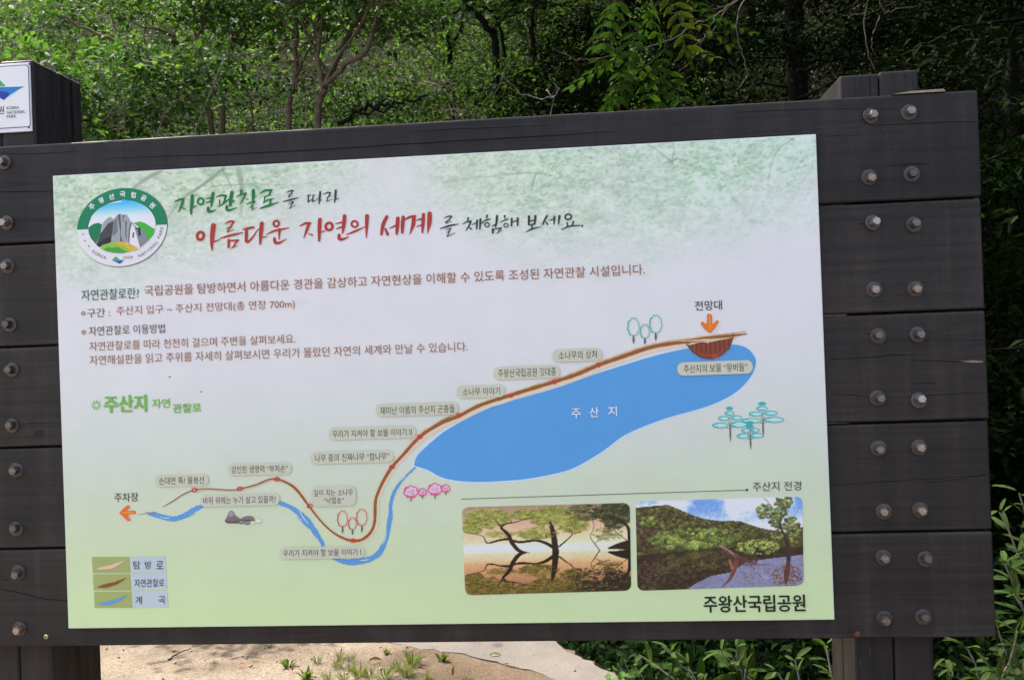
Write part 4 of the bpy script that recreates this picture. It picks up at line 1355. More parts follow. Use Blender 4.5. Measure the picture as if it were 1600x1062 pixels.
A = Art(PY - .0001, pmap)
x0, x1 = pmap(-62, 150)[0], pmap(46.5, 150)[0]
z1, z0 = pmap(46, 101)[1], pmap(46, 198.8)[1]
r = .007
for rr, off, c, ly in ((r, 0, (52, 52, 78), 1), (r - .0012, .0016, (217, 217, 224), 2)):
    P = []
    for cx, cz, a in ((x1 - off - rr, z1 - off - rr, 0), (x0 + off + rr, z1 - off - rr, 90), (x0 + off + rr, z0 + off + rr, 180), (x1 - off - rr, z0 + off + rr, 270)):
        for i in range(7):
            t = math.radians(a + 15 * i)
            P.append((cx + rr * math.cos(t), cz + rr * math.sin(t)))
    A.put(P, [tuple(range(len(P)))], ink(c), ly)
kp = 10.0
op = (0, 80)
A.poly([(-420, 570), (-300, 545), (-40, 410), (95, 552)], (66, 158, 84), 3, op, kp)
A.poly([(-300, 560), (-70, 420), (-150, 560)], (110, 190, 90), 3.3, op, kp)
A.poly([(-430, 585), (385, 556), (300, 605), (175, 690), (60, 768), (-40, 690), (-220, 620)], (84, 190, 222), 3, op, kp)
A.poly([(-430, 582), (385, 556), (290, 600), (160, 680), (60, 768), (-60, 700)], (32, 112, 186), 3.4, op, kp)
A.poly([(-180, 640), (0, 628), (110, 642), (160, 672), (66, 768), (-40, 700)], (26, 44, 156), 3.8, op, kp)
A.text("국립공원", -38, 7, 80 + 938 / kp, 12.5, (56, 56, 66), 3, .012)
for i, t in enumerate(("KOREA", "NATIONAL", "PARK")):
    A.text(t, 11, (30.2, 39.8, 26)[i], 168.8 + 6.7 * i, 4.9, (56, 56, 66), 3, .012)
A.build("printed_logo", PLATE)
for px, py in ((46, 100), (45.2, 199), (-66, 106), (-66, 205)):
    p = at_depth(px, py, PY)
    bm = bmesh.new()
    bmesh.ops.create_uvsphere(bm, u_segments=12, v_segments=8, radius=.0026)
    for v in bm.verts:
        v.co.y *= .5
        v.co += Vector((p[0], PY - .0008, p[2]))
    bm_obj("screw", bm, [M_STEEL], PLATE, True)


# ------------------------------------------------------------------ ground: sandy verge, slab, gully and wooded hillside
EDGE = np.array([(26, -17), (14, -9.5), (6, -3.6), (3.3, -1.3), (2.44, .1), (1.163, 2.22), (.934, 2.6), (.55, 3.2), (-.6, 4.0), (-3, 4.9), (-8, 6.0), (-30, 9.0)], float)


def beyond(x, y):
    """distance beyond the edge of the verge (positive towards the hillside)"""
    x, y = np.asarray(x, float), np.asarray(y, float)
    best, sgn = np.full(x.shape, 1e9), np.zeros(x.shape)
    for a, b in zip(EDGE[:-1], EDGE[1:]):
        d = b - a
        t = np.clip(((x - a[0]) * d[0] + (y - a[1]) * d[1]) / (d @ d), 0, 1)
        ex, ey = x - (a[0] + t * d[0]), y - (a[1] + t * d[1])
        q = np.hypot(ex, ey)
        s = np.sign(d[1] * -1 * ex * -1 + 0) if False else np.sign(-(d[0] * ey - d[1] * ex) * -1)
        m = q < best - 1e-9
        best = np.where(m, q, best)
        sgn = np.where(m, s, sgn)
    return best * np.where(sgn == 0, 1, sgn)


if beyond(np.array([0.0]), np.array([-3.0]))[0] > 0:
    _b0 = beyond

    def beyond(x, y):
        return -_b0(x, y)


def wob(x, y):
    return (np.sin(x * 1.3 + 1.7 * np.sin(y * .7)) * np.sin(y * 1.1 + 1.1) * .5 + np.sin(x * 3.1 + y * 2.3) * .2 + np.sin(x * .37 - y * .51 + 2) * .9)


def terrain(x, y):
    s = beyond(x, y)
    drop = np.clip(s / .75, 0, 1)
    drop = drop * drop * (3 - 2 * drop)
    up = np.maximum(s - 1.6, 0)
    up = np.where(up > 0, up * up / (up + 1.2), 0) * .98
    up = np.where(up > 16, 16 + (up - 16) * .3, up)
    hgt = -0.95 * drop + up + wob(x, y) * np.clip((s - .3) / 4, 0, .28)
    return np.where(s <= 0, 0.004 * np.sin(x * 9 + np.sin(y * 7)) * np.clip(-s * 3, 0, 1), hgt)


ax = np.concatenate([np.linspace(-160, -14, 26)[:-1], np.linspace(-14, -5, 37)[:-1], np.linspace(-5, 6, 121)[:-1], np.linspace(6, 16, 41)[:-1], np.linspace(16, 160, 26)])
ay = np.concatenate([np.linspace(-160, -6, 24)[:-1], np.linspace(-6, -1, 11)[:-1], np.linspace(-1, 6.5, 97)[:-1], np.linspace(6.5, 22, 63)[:-1], np.linspace(22, 160, 26)])
GX, GY = np.meshgrid(ax, ay)
GZ = terrain(GX, GY)
SB = beyond(GX, GY)
V = np.stack([GX, GY, GZ], -1).reshape(-1, 3)
idx = np.arange(len(ax) * len(ay)).reshape(len(ay), len(ax))
F = np.stack([idx[:-1, :-1], idx[:-1, 1:], idx[1:, 1:], idx[1:, :-1]], -1).reshape(-1, 4)
sf = SB.ravel()[F].mean(1)

m, nt, b = new_mat("sandy_ground")
tc = N(nt, "ShaderNodeTexCoord")
g1, g2, g3 = noise(nt, tc.outputs["Object"], 1.7, 5, .6), noise(nt, tc.outputs["Object"], 42, 5, .7), noise(nt, tc.outputs["Object"], 150, 3, .7)
c = ramp(nt, g1, [(.35, (.098, .074, .050)), (.62, (.178, .142, .104))])
c = mixc(nt, c, ramp(nt, g2, [(.3, .72), (.7, 1.2)]), .8, 'MULTIPLY')
c = mixc(nt, c, ramp(nt, g3, [(.34, .38), (.5, 1.0), (.66, 1.6)]), .9, 'MULTIPLY')
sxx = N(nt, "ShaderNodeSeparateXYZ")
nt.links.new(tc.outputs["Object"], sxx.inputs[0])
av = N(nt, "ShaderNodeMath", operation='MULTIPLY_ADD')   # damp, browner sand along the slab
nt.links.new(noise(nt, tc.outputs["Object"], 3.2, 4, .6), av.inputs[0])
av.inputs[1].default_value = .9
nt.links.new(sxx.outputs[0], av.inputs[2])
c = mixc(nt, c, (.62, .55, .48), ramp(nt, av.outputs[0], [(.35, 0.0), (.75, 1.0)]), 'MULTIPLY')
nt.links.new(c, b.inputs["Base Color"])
b.inputs["Roughness"].default_value = .95
b.inputs["Specular IOR Level"].default_value = .2
bump(nt, b, mixc(nt, g2, g3, .5), .8, .006)
M_SAND = m
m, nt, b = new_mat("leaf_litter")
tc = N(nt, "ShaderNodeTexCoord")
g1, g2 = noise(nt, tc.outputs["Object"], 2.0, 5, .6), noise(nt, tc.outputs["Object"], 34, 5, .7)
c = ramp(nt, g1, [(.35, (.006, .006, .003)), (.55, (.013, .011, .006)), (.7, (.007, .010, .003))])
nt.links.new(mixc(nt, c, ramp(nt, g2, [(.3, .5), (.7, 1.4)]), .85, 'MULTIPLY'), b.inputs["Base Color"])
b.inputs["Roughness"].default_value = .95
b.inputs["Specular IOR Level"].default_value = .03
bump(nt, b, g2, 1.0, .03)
M_LITTER = m


def sub(name, mask, mat):
    f = F[mask]
    used, inv = np.unique(f, return_inverse=True)
    o = link(name, mesh_np(name, V[used], inv.reshape(-1, 4), None, [mat], True))
    o['kind'] = 'structure'
    return o


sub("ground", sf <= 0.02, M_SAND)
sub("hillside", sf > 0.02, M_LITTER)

# concrete slab along the lip of the gully
m, nt, b = new_mat("old_concrete")
tc = N(nt, "ShaderNodeTexCoord")
g1, g2 = noise(nt, tc.outputs["Object"], 3.0, 6, .65), noise(nt, tc.outputs["Object"], 120, 4, .7)
c = ramp(nt, g1, [(.3, (.084, .072, .060)), (.7, (.125, .108, .091))])
nt.links.new(mixc(nt, c, ramp(nt, g2, [(.3, .62), (.5, 1.0), (.7, 1.2)]), .9, 'MULTIPLY'), b.inputs["Base Color"])
b.inputs["Roughness"].default_value = .9
bump(nt, b, g2, .4, .004)
M_CONC = m
outer = catmull([(2.5, .06), (1.85, 1.1), (1.163, 2.22), (.934, 2.60), (.62, 3.1), (-.3, 3.72)], 8)
inner = catmull([(2.0, .2), (1.5, 1.0), (1.0, 2.02), (.80, 2.30), (.60, 2.46), (.33, 2.62), (-.05, 2.80), (-.9, 3.3)], 6)
ring_ = [(x + RNG.normal(0, .008), y + RNG.normal(0, .008)) for x, y in outer] + [(x + RNG.normal(0, .01), y + RNG.normal(0, .01)) for x, y in inner[::-1]]
n_ = len(ring_)
Vs = [(x, y, .005) for x, y in ring_] + [(x, y, -.22) for x, y in ring_]
Fs = [tuple(range(n_ - 1, -1, -1))] + [(i, (i + 1) % n_, n_ + (i + 1) % n_, n_ + i) for i in range(n_)]
me = mesh_np("concrete_slab", Vs, Fs, None, [M_CONC])
bm = bmesh.new(); bm.from_mesh(me); bmesh.ops.recalc_face_normals(bm, faces=list(bm.faces)); bm.to_mesh(me); bm.free()
o = link("concrete_slab", me)
o['kind'] = 'structure'


# ------------------------------------------------------------------ leaves, stems
def unit(a):
    return a / (np.linalg.norm(a, axis=-1, keepdims=True) + 1e-9)


def leaf_mesh(C, D, Nn, L, Wd, cols, fold=.18, long_=False):
    """C base points, D leaf directions, Nn upward normals, L lengths, Wd widths -> verts, faces, colours"""
    n = len(C)
    D = unit(D)
    Sd = unit(np.cross(D, Nn))
    Nn = np.cross(Sd, D)
    L, Wd = np.asarray(L)[:, None] * np.ones((n, 1)), np.asarray(Wd)[:, None] * np.ones((n, 1))
    if not long_:
        P = np.stack([C, C + D * L * .42 + Sd * Wd * .5 + Nn * Wd * fold, C + D * L - Nn * L * .12, C + D * L * .42 - Sd * Wd * .5 + Nn * Wd * fold, C + D * L * .45], 1)
        k = 5
        Fq = np.array([(0, 1, 4), (1, 2, 4), (0, 4, 3), (4, 2, 3)])
    else:
        a = [(.0, .0), (.22, .7), (.5, 1.0), (.78, .62), (1.0, 0.0)]
        dr = [0, .02, 0, -.06, -.16]
        rows_ = []
        for (t, ww), dz in zip(a, dr):
            mid = C + D * L * t + Nn * L * dz
            rows_ += [mid + Sd * Wd * .5 * ww + Nn * Wd * fold * ww, mid, mid - Sd * Wd * .5 * ww + Nn * Wd * fold * ww]
        P = np.stack(rows_, 1)
        k = 15
        Fl = []
        for r in range(4):
            Fl += [(3 * r, 3 * r + 1, 3 * r + 4), (3 * r, 3 * r + 4, 3 * r + 3), (3 * r + 1, 3 * r + 2, 3 * r + 5), (3 * r + 1, 3 * r + 5, 3 * r + 4)]
        Fq = np.array(Fl)
    Fa = (np.arange(n)[:, None, None] * k + Fq[None]).reshape(-1, 3)
    return P.reshape(-1, 3), Fa, np.repeat(cols, k, 0)


def sprays(centres, rad, per, ln, rng, cols, tilt=.22, flat=.12, wr=.5):
    """flattish sprays of leaves around the given centres"""
    n = len(centres)
    c = np.repeat(np.asarray(centres), per, 0)
    m_ = n * per
    up = unit(np.stack([rng.normal(0, tilt, n), rng.normal(-.15, tilt, n), np.ones(n)], -1))
    ax_ = unit(np.cross(up, rng.normal(0, 1, (n, 3))))
    ay_ = np.cross(up, ax_)
    up, ax_, ay_ = [np.repeat(q, per, 0) for q in (up, ax_, ay_)]
    th = rng.uniform(0, 2 * math.pi, m_)
    rr = rad * np.sqrt(rng.random(m_)) * rng.uniform(.6, 1.2, m_)
    out = ax_ * np.cos(th)[:, None] + ay_ * np.sin(th)[:, None]
    P = c + out * rr[:, None] + up * (rng.normal(0, flat * rad, m_) - .25 * rr * rr / rad)[:, None]
    D = unit(out + rng.normal(0, .5, (m_, 3)))
    Nn = unit(up + rng.normal(0, .30, (m_, 3)))
    L = ln * rng.uniform(.65, 1.25, m_)
    base = np.array(cols)[rng.integers(len(cols), size=n)]
    cc = np.repeat(base, per, 0) * rng.uniform(.75, 1.25, (m_, 1))
    return leaf_mesh(P, D, Nn, L, L * wr * rng.uniform(.85, 1.2, m_), cc)


def tube(P, R, sides=6):
    P, R = np.asarray(P, float), np.asarray(R, float)
    d = unit(np.gradient(P, axis=0))
    ref = np.array([.31, .2, .93])
    a = unit(np.cross(d, ref))
    b_ = np.cross(d, a)
    t = np.linspace(0, 2 * math.pi, sides, endpoint=False)
    Vv = P[:, None] + R[:, None, None] * (a[:, None] * np.cos(t)[None, :, None] + b_[:, None] * np.sin(t)[None, :, None])
    n = len(P)
    ii = np.arange(n * sides).reshape(n, sides)
    Fv = np.stack([ii[:-1], np.roll(ii[:-1], -1, 1), np.roll(ii[1:], -1, 1), ii[1:]], -1).reshape(-1, 4)
    return Vv.reshape(-1, 3), Fv


class Cloud:
    def __init__(s):
        s.V, s.F, s.C, s.n = [], [], [], 0

    def add(s, V, F, C=None):
        s.V.append(V); s.F.append(F + s.n); s.n += len(V)
        if C is not None:
            s.C.append(C)

    def obj(s, name, mat, parent, smooth=False):
        return link(name, mesh_np(name, np.vstack(s.V), np.vstack(s.F), np.vstack(s.C) if s.C else None, [mat], smooth), parent)


def limb3(cl, pts, r0, r1, rng, wig=.02, n=5, sides=6):
    Q = catmull(np.asarray(pts, float), n)
    Q[1:-1] += rng.normal(0, wig, Q[1:-1].shape)
    cl.add(*tube(Q, np.linspace(r0, r1, len(Q)), sides))
    return Q


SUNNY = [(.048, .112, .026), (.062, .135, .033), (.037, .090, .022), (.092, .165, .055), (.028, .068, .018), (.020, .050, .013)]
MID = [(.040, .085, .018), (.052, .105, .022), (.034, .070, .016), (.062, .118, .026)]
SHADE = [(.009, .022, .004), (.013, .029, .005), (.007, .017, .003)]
DARK = [(.0045, .011, .002), (.006, .014, .0025), (.0035, .0085, .0018), (.008, .018, .003)]  # foliage of the shaded wood, its shade put into the colour
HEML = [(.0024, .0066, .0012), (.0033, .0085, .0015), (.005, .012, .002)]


def tree(name, label, cat, group, stems, crown, cols, ln=.072, per=22, rad=.27, seed=0, bark=M_BARK, leafmat=M_LEAF, twigs=True, sides=7, high=0):
    """stems: [points (world), r0, r1]; crown: [(centre, radii, number of sprays)]"""
    rng = np.random.default_rng(seed)
    base = np.asarray(stems[0][0][0])
    t = thing(name, label, cat, tuple(base), group)
    tr_, ends = Cloud(), []
    for pts, r0, r1 in stems:
        Q = limb3(tr_, pts, r0 * .8, r1 * .8, rng, .004 + r0 * .07, 5, sides)
        ends.append((Q, r0, r1))
    # side branches off the stems, so that the crown is carried
    lv = Cloud()
    cs = []
    if high:
        crown = list(crown)
        tops = [Q[-1] for Q, r0, r1 in ends[:1]] * 3
        for e in tops:
            c = e + np.array([rng.normal(0, .9), rng.normal(.3, .8), rng.uniform(.7, 2.0)])
            crown.append((c, (1.15, 1.15, .5), high))
            limb3(tr_, [e, (e + c) / 2 + rng.normal(0, .1, 3), c], .014, .006, rng, .02, 5, 5)
    for c, r, n in crown:
        p = rng.normal(0, 1, (n, 3))
        p = unit(p) * (rng.random((n, 1)) ** (1 / 2.4)) * np.asarray(r) + np.asarray(c)
        cs.append(p)
    cs = np.vstack(cs)
    if twigs:
        allq = np.vstack([q for q, _, _ in ends])
        for c in cs[rng.permutation(len(cs))[:max(6, len(cs) // 2)]]:
            d = np.linalg.norm(allq - c, axis=1) + np.where(allq[:, 2] > c[2], 1.0, 0)
            j = int(np.argmin(d))
            if d[j] > 1.3:
                continue
            a = allq[j]
            mid = (a + c) / 2 + rng.normal(0, .05, 3) + np.array([0, 0, -.06 * d[j]])
            limb3(tr_, [a, mid, c], .004 + .004 * min(2, d[j]), .0018, rng, .01, 4, 4)
    tr_.obj("trunk", bark, t, True)
    lv.add(*sprays(cs, rad, per, ln, rng, cols))
    lv.obj("crown", leafmat, t)
    return t


def on_hill(px, py, y, dz=0.0):
    p = at_depth(px, py, y)
    return np.array([p[0], p[1], float(terrain(p[0], p[1])) + dz])


def stem_px(pl, y0, lean=0.0, root=True):
    """a stem seen at the given photograph points, standing at depth y0 (leaning back by lean per metre of rise)"""
    P = [at_depth(px, py, y0 + lean * i) for i, (px, py) in enumerate(pl)]
    if root:
        q = P[0]
        g = float(terrain(q[0], q[1]))
        P = [np.array([q[0] + .03, q[1], g - .1]), np.array([q[0] + .01, q[1], (g + q[2]) / 2])] + P
    return P


TREES = "small trees on the wooded slope"
# left leaning multi-stemmed tree
y = 4.9
st = [(stem_px([(332, 212), (290, 150), (232, 105), (190, 70), (140, 48), (98, 26)], y, -.05), .034, .012),
      (stem_px([(232, 105), (225, 60), (228, 20)], y - .1, 0, False), .010, .005), (stem_px([(290, 150), (255, 118), (250, 80)], y - .1, .1, False), .012, .005),
      (stem_px([(190, 70), (178, 40), (170, 0)], y - .15, 0, False), .009, .004), (stem_px([(265, 125), (258, 96), (268, 60)], y, .1, False), .009, .004),
      (stem_px([(300, 165), (262, 150), (268, 185)], y, .1, False), .008, .004)]
tree("slope_tree", "thin tree with one pale trunk leaning far left, nearest the left post", "tree", TREES, st,
     [(at_depth(90, 30, y + .7), (.8, .5, .30), 34), (at_depth(190, 10, y + .8), (.7, .5, .28), 34), (at_depth(60, -60, y + 1.2), (1.0, .6, .4), 34)], SUNNY, twigs=False, seed=1)
y = 5.2
st = [(stem_px([(350, 205), (340, 165), (325, 120), (308, 62), (303, 20), (290, -40)], y, .03), .032, .012), (stem_px([(325, 120), (300, 88), (272, 58)], y, .1, False), .013, .005),
      (stem_px([(308, 62), (322, 22), (318, -20)], y, .1, False), .012, .005), (stem_px([(335, 150), (352, 110), (362, 60)], y + .1, .05, False), .011, .005),
      (stem_px([(395, 190), (372, 140), (352, 118)], y + .2, 0), .013, .006)]
tree("slope_tree", "slender grey-barked tree rising almost straight beside the leaning one", "tree", TREES, st,
     [(at_depth(320, -10, y + .2), (.8, .7, .35), 46), (at_depth(250, -70, y), (1.0, .9, .5), 40), (at_depth(380, 30, y + .4), (.4, .5, .3), 22)], SUNNY, high=8, seed=2)
y = 5.0
st = [(stem_px([(452, 205), (460, 140), (464, 80), (462, 30), (455, -30), (458, -90)], y, .02), .034, .014), (stem_px([(462, 120), (480, 80), (497, 45)], y, .1, False), .013, .005),
      (stem_px([(464, 60), (438, 28), (420, 0)], y, .05, False), .012, .006), (stem_px([(458, 165), (480, 150), (500, 142)], y, .1, False), .007, .003)]
tree("slope_tree", "upright brown-trunked tree, second from the forked one", "tree", TREES, st,
     [(at_depth(440, -40, y), (.8, .8, .4), 50), (at_depth(410, 10, y + .7), (.5, .4, .3), 26)], SUNNY, high=22, seed=3)
y = 4.7
st = [(stem_px([(497, 205), (504, 150), (507, 132)], y), .036, .030), (stem_px([(507, 134), (525, 100), (543, 58), (565, 20), (578, -30)], y, .05, False), .028, .012),
      (stem_px([(507, 134), (535, 105), (572, 78), (585, 40), (600, -10)], y, -.05, False), .026, .011), (stem_px([(505, 140), (497, 90), (503, 30), (500, -40)], y, .08, False), .022, .010),
      (stem_px([(543, 58), (530, 30), (535, -10)], y, .05, False), .011, .005), (stem_px([(572, 78), (600, 60), (622, 35)], y, .05, False), .011, .004), (stem_px([(503, 60), (480, 30), (470, 5)], y, .05, False), .010, .004)]
tree("slope_tree", "brown tree forking into several rising limbs above the middle of the board", "tree", TREES, st,
     [(at_depth(560, -30, y), (.9, .8, .38), 60), (at_depth(500, -60, y + .3), (.8, .8, .4), 44), (at_depth(640, 10, y + .6), (.5, .5, .3), 30)], SUNNY, high=22, seed=4)
y = 7.2
st = [(stem_px([(705, 115), (703, 70), (692, 30), (690, -30)], y), .045, .020), (stem_px([(703, 75), (720, 45), (724, 15)], y, .1, False), .02, .01),
      (stem_px([(693, 34), (720, 12), (745, 8), (776, 32), (790, 90)], y - .3, .0, False), .016, .02)]
tree("slope_tree", "dark-trunked tree farther back, right of the forked tree", "tree", TREES, st,
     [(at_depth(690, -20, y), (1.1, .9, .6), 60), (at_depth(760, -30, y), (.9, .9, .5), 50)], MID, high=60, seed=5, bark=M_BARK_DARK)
y = 6.2
st = [(stem_px([(776, 100), (760, 45), (728, 5), (700, -30)], y), .05, .03), (stem_px([(834, 90), (832, 40), (836, -30)], y + .3), .035, .02)]
tree("slope_tree", "dark double-stemmed tree where the sunlit slope meets the shade", "tree", TREES, st,
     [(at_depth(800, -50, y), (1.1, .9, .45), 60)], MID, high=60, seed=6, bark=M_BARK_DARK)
# fallen bough lying over the undergrowth
cl = Cloud()
rng = np.random.default_rng(9)
for pl, r0, r1 in (([(528, 192), (560, 176), (585, 166), (612, 164), (640, 156), (668, 150)], .018, .008), ([(560, 176), (600, 172), (632, 166)], .010, .005), ([(585, 166), (610, 148), (640, 142)], .008, .004)):
    limb3(cl, [at_depth(a, b_, 4.8) for a, b_ in pl], r0, r1, rng, .012)
tag(cl.obj("fallen_branch", M_BARK_DARK, None, True), "dark crooked fallen branch lying just over the board's top edge", "branch")

# unseen tree added left of view; its crown shades the board and right post
g0 = float(terrain(-2.7, 1.6))
tree("added_shade_tree", "unseen leafy tree added left of the notice board to shade it", "tree", None,
     [([(-2.7, 1.6, g0 - .2), (-2.6, 1.6, 2.2), (-2.1, 1.55, 4.4), (-1.2, 1.5, 5.9)], .11, .035), ([(-1.2, 1.5, 5.9), (-.5, 1.4, 6.4), (.4, 1.2, 6.7)], .03, .01), ([(-2.1, 1.55, 4.4), (-2.4, 1.2, 5.6), (-2.6, .8, 6.6)], .04, .012)],
     [((-.55, 1.35, 6.2), (1.5, .9, .6), 150), ((-2.2, 1.2, 6.6), (.9, .8, .5), 40), ((-1.35, 1.9, 6.3), (.8, .6, .4), 90), ((-.9, 1.6, 6.1), (.9, .6, .4), 70)], MID, seed=8)

# bushes and undergrowth thickets on the sunlit slope
BUSH = "bushes on the wooded slope"
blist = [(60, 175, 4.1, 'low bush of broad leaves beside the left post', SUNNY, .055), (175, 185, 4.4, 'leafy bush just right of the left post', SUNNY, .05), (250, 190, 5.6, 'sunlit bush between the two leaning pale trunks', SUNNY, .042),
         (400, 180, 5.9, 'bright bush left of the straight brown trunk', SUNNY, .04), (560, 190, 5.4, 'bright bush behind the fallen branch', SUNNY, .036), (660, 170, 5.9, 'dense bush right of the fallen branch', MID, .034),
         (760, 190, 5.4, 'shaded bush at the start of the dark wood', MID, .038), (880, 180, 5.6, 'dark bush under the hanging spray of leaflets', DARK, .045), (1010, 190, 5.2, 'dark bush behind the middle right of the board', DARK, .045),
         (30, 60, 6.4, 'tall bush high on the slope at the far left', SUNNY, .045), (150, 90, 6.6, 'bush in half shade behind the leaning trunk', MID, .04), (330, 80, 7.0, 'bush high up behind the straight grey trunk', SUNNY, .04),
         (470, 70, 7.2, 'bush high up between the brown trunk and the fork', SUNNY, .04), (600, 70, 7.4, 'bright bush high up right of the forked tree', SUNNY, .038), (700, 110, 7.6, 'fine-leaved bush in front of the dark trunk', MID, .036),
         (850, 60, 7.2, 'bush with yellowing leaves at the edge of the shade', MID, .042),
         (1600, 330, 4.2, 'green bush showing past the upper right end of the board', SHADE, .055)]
for i, (px, py, y, lb, cols, ll) in enumerate(blist):
    c = at_depth(px, py, y)
    g = on_hill(px, py, y)
    sc = (y + 1.9) / 7.0
    rr = (.62 * sc, .55, .50 * sc)
    stems = []
    for k in range(5):
        e = c + np.array([RNG.normal(0, .3), RNG.normal(0, .2), RNG.uniform(-.1, .4)])
        stems.append(([g + np.array([0, 0, -.1]), g * .5 + c * .5 + RNG.normal(0, .12, 3), e], .012, .004))
    low = (g + c) / 2
    crown = [(c, rr, 44), (low, (rr[0] * .9, .5, max(.3, (c[2] - g[2]) / 2)), 24), (c + np.array([RNG.normal(0, .4), .3, .35]), (rr[0] * .7, .4, .28), 18)]
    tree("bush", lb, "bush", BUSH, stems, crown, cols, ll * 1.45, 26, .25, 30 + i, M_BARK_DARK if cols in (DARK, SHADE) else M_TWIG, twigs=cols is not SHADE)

# undergrowth covering the hillside: nobody could count it
rng = np.random.default_rng(77)
cl = Cloud()
n = 21000
sy = rng.uniform(1, 15, n)
sx = 1 + rng.uniform(-1.75, 1.05, n) * (.72 * (sy + 2.2))
s = beyond(sx, sy)
keep = (s > .35)
sx, sy, s = sx[keep], sy[keep], s[keep]
sz = terrain(sx, sy) + rng.uniform(.03, .55, len(sx)) * np.clip((s - .3) / 1.2, .25, 1)
shade = (sx - (1.6 + .12 * (sy - 3))) > rng.normal(0, .5, len(sx))  # right-hand side gets darker leaf colours in place of the wood's shade
cen = np.stack([sx, sy, sz], -1)
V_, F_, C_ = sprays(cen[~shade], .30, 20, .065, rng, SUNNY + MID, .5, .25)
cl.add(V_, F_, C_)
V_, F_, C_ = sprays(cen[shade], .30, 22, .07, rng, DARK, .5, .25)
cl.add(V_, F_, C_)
o = cl.obj("undergrowth", M_LEAF, None)
o['kind'] = 'stuff'
tag(o, "mixed green undergrowth covering the gully and the hillside", "undergrowth")

# grey rocks showing through the leaves high on the slope
for i, (px, py, y, r, lb) in enumerate(((412, 30, 8.4, .42, "weathered grey rock half hidden by leaves left of the upright brown trunk"), (340, 118, 7.6, .22, "small grey rock between the slender trunks"))):
    bm = bmesh.new()
    bmesh.ops.create_icosphere(bm, subdivisions=4, radius=r)
    rr = np.random.default_rng(90 + i)
    ph = rr.uniform(0, 6, 6)
    for v in bm.verts:
        q = v.co / r
        d = 1 + .14 * math.sin(3 * q.x + ph[0]) * math.sin(4 * q.z + ph[1]) + .08 * math.sin(9 * q.y + 7 * q.x + ph[2]) + .05 * math.sin(17 * q.z + ph[3])
        v.co = v.co * d
        v.co.z *= .8
    p = at_depth(px, py, y)
    for v in bm.verts:
        v.co += Vector(p)
    tag(bm_obj("rock", bm, [M_ROCK], None, True), lb, "rock", "rocks on the slope")

# ------------------------------------------------------------------ the dark wood on the right
DW = "dark evergreen trees on the right"
dl = [((2.6, 5.2), 6.2, 1.9, 'tall dark evergreen behind the right half of the board', 91), ((4.2, 3.4), 6.4, 2.0, 'dark evergreen crowding the right edge of the photo', 92), ((1.4, 7.2), 7.2, 2.0, 'dark evergreen standing back in the deepest shade', 93),
      ((4.6, 6.4), 7.4, 2.3, 'dark evergreen highest on the right of the slope', 94), ((3.6, .9), 5.6, 1.5, 'near dark evergreen just beyond the right end of the board', 95),
      ((1.2, 9.6), 8.6, 2.6, 'tall dark evergreen far up the slope behind the middle', 96), ((3.6, 9.4), 8.6, 2.6, 'tall dark evergreen far up the slope behind the right post', 97), ((6.4, 9.0), 8.6, 2.6, 'tall dark evergreen farthest right up the slope', 98),
      ((6.6, 3.6), 8.0, 2.4, 'broad dark evergreen outside the right edge of the photo', 99)]
for (x, y), hh, R_, lb, sd in dl:
    rng = np.random.default_rng(sd)
    g = float(terrain(x, y))
    lean = rng.normal(0, .15, 2)
    P = [np.array([x + lean[0] * t, y + lean[1] * t, g - .2 + hh * t * 1.05]) for t in np.linspace(0, 1, 6)]
    stems = [(P, .07, .02)]
    tiers = []
    nb_ = int(46 * (R_ / 1.9) ** 1.5)
    for k in range(nb_):
        t = rng.uniform(.10, .98)
        a = rng.uniform(0, 2 * math.pi)
        Lb = R_ * (1.08 - t * .75) * rng.uniform(.6, 1.1)
        p0 = np.array([x + lean[0] * t, y + lean[1] * t, g + hh * t])
        dirv = np.array([math.cos(a), math.sin(a), 0])
        e = p0 + dirv * Lb + np.array([0, 0, -.12 * Lb])
        stems.append(([p0, p0 + dirv * Lb * .5 + np.array([0, 0, .06]), e], .014, .004))
        m_ = int(5 + Lb * 5)
        f = rng.uniform(.22, 1.02, m_)
        side = np.array([-dirv[1], dirv[0], 0])
        tiers.append(p0 + dirv * (Lb * f)[:, None] + side * rng.normal(0, .22, m_)[:, None] * (1.1 - f * .5)[:, None] + np.array([0, 0, 1.]) * (rng.normal(-.02, .06, m_) - .12 * Lb * f * f)[:, None])
    for k in range(9):                         # long upper limbs, above what the photograph shows
        a = rng.uniform(0, 2 * math.pi)
        p0 = np.array([x + lean[0] * .9, y + lean[1] * .9, g + hh * rng.uniform(.86, 1.0)])
        dirv = np.array([math.cos(a), math.sin(a), 0])
        Lb = rng.uniform(1.8, 3.0)
        stems.append(([p0, p0 + dirv * Lb * .5 + np.array([0, 0, .3]), p0 + dirv * Lb + np.array([0, 0, .35])], .03, .006))
        m_ = 26
        f = rng.uniform(.2, 1.05, m_)
        tiers.append(p0 + dirv * (Lb * f)[:, None] + rng.normal(0, 1, (m_, 3)) * np.array([.55, .55, .12]) + np.array([0, 0, .32]))
    t_ = thing("evergreen_tree", lb, "tree", (x, y, g), DW)
    tr_, lv = Cloud(), Cloud()
    for pts, r0, r1 in stems:
        limb3(tr_, pts, r0, r1, rng, .01, 4, 5)
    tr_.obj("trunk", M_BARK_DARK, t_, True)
    cs = np.vstack(tiers)
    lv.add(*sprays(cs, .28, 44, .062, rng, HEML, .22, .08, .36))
    lv.obj("crown", M_LEAF_DARK, t_)

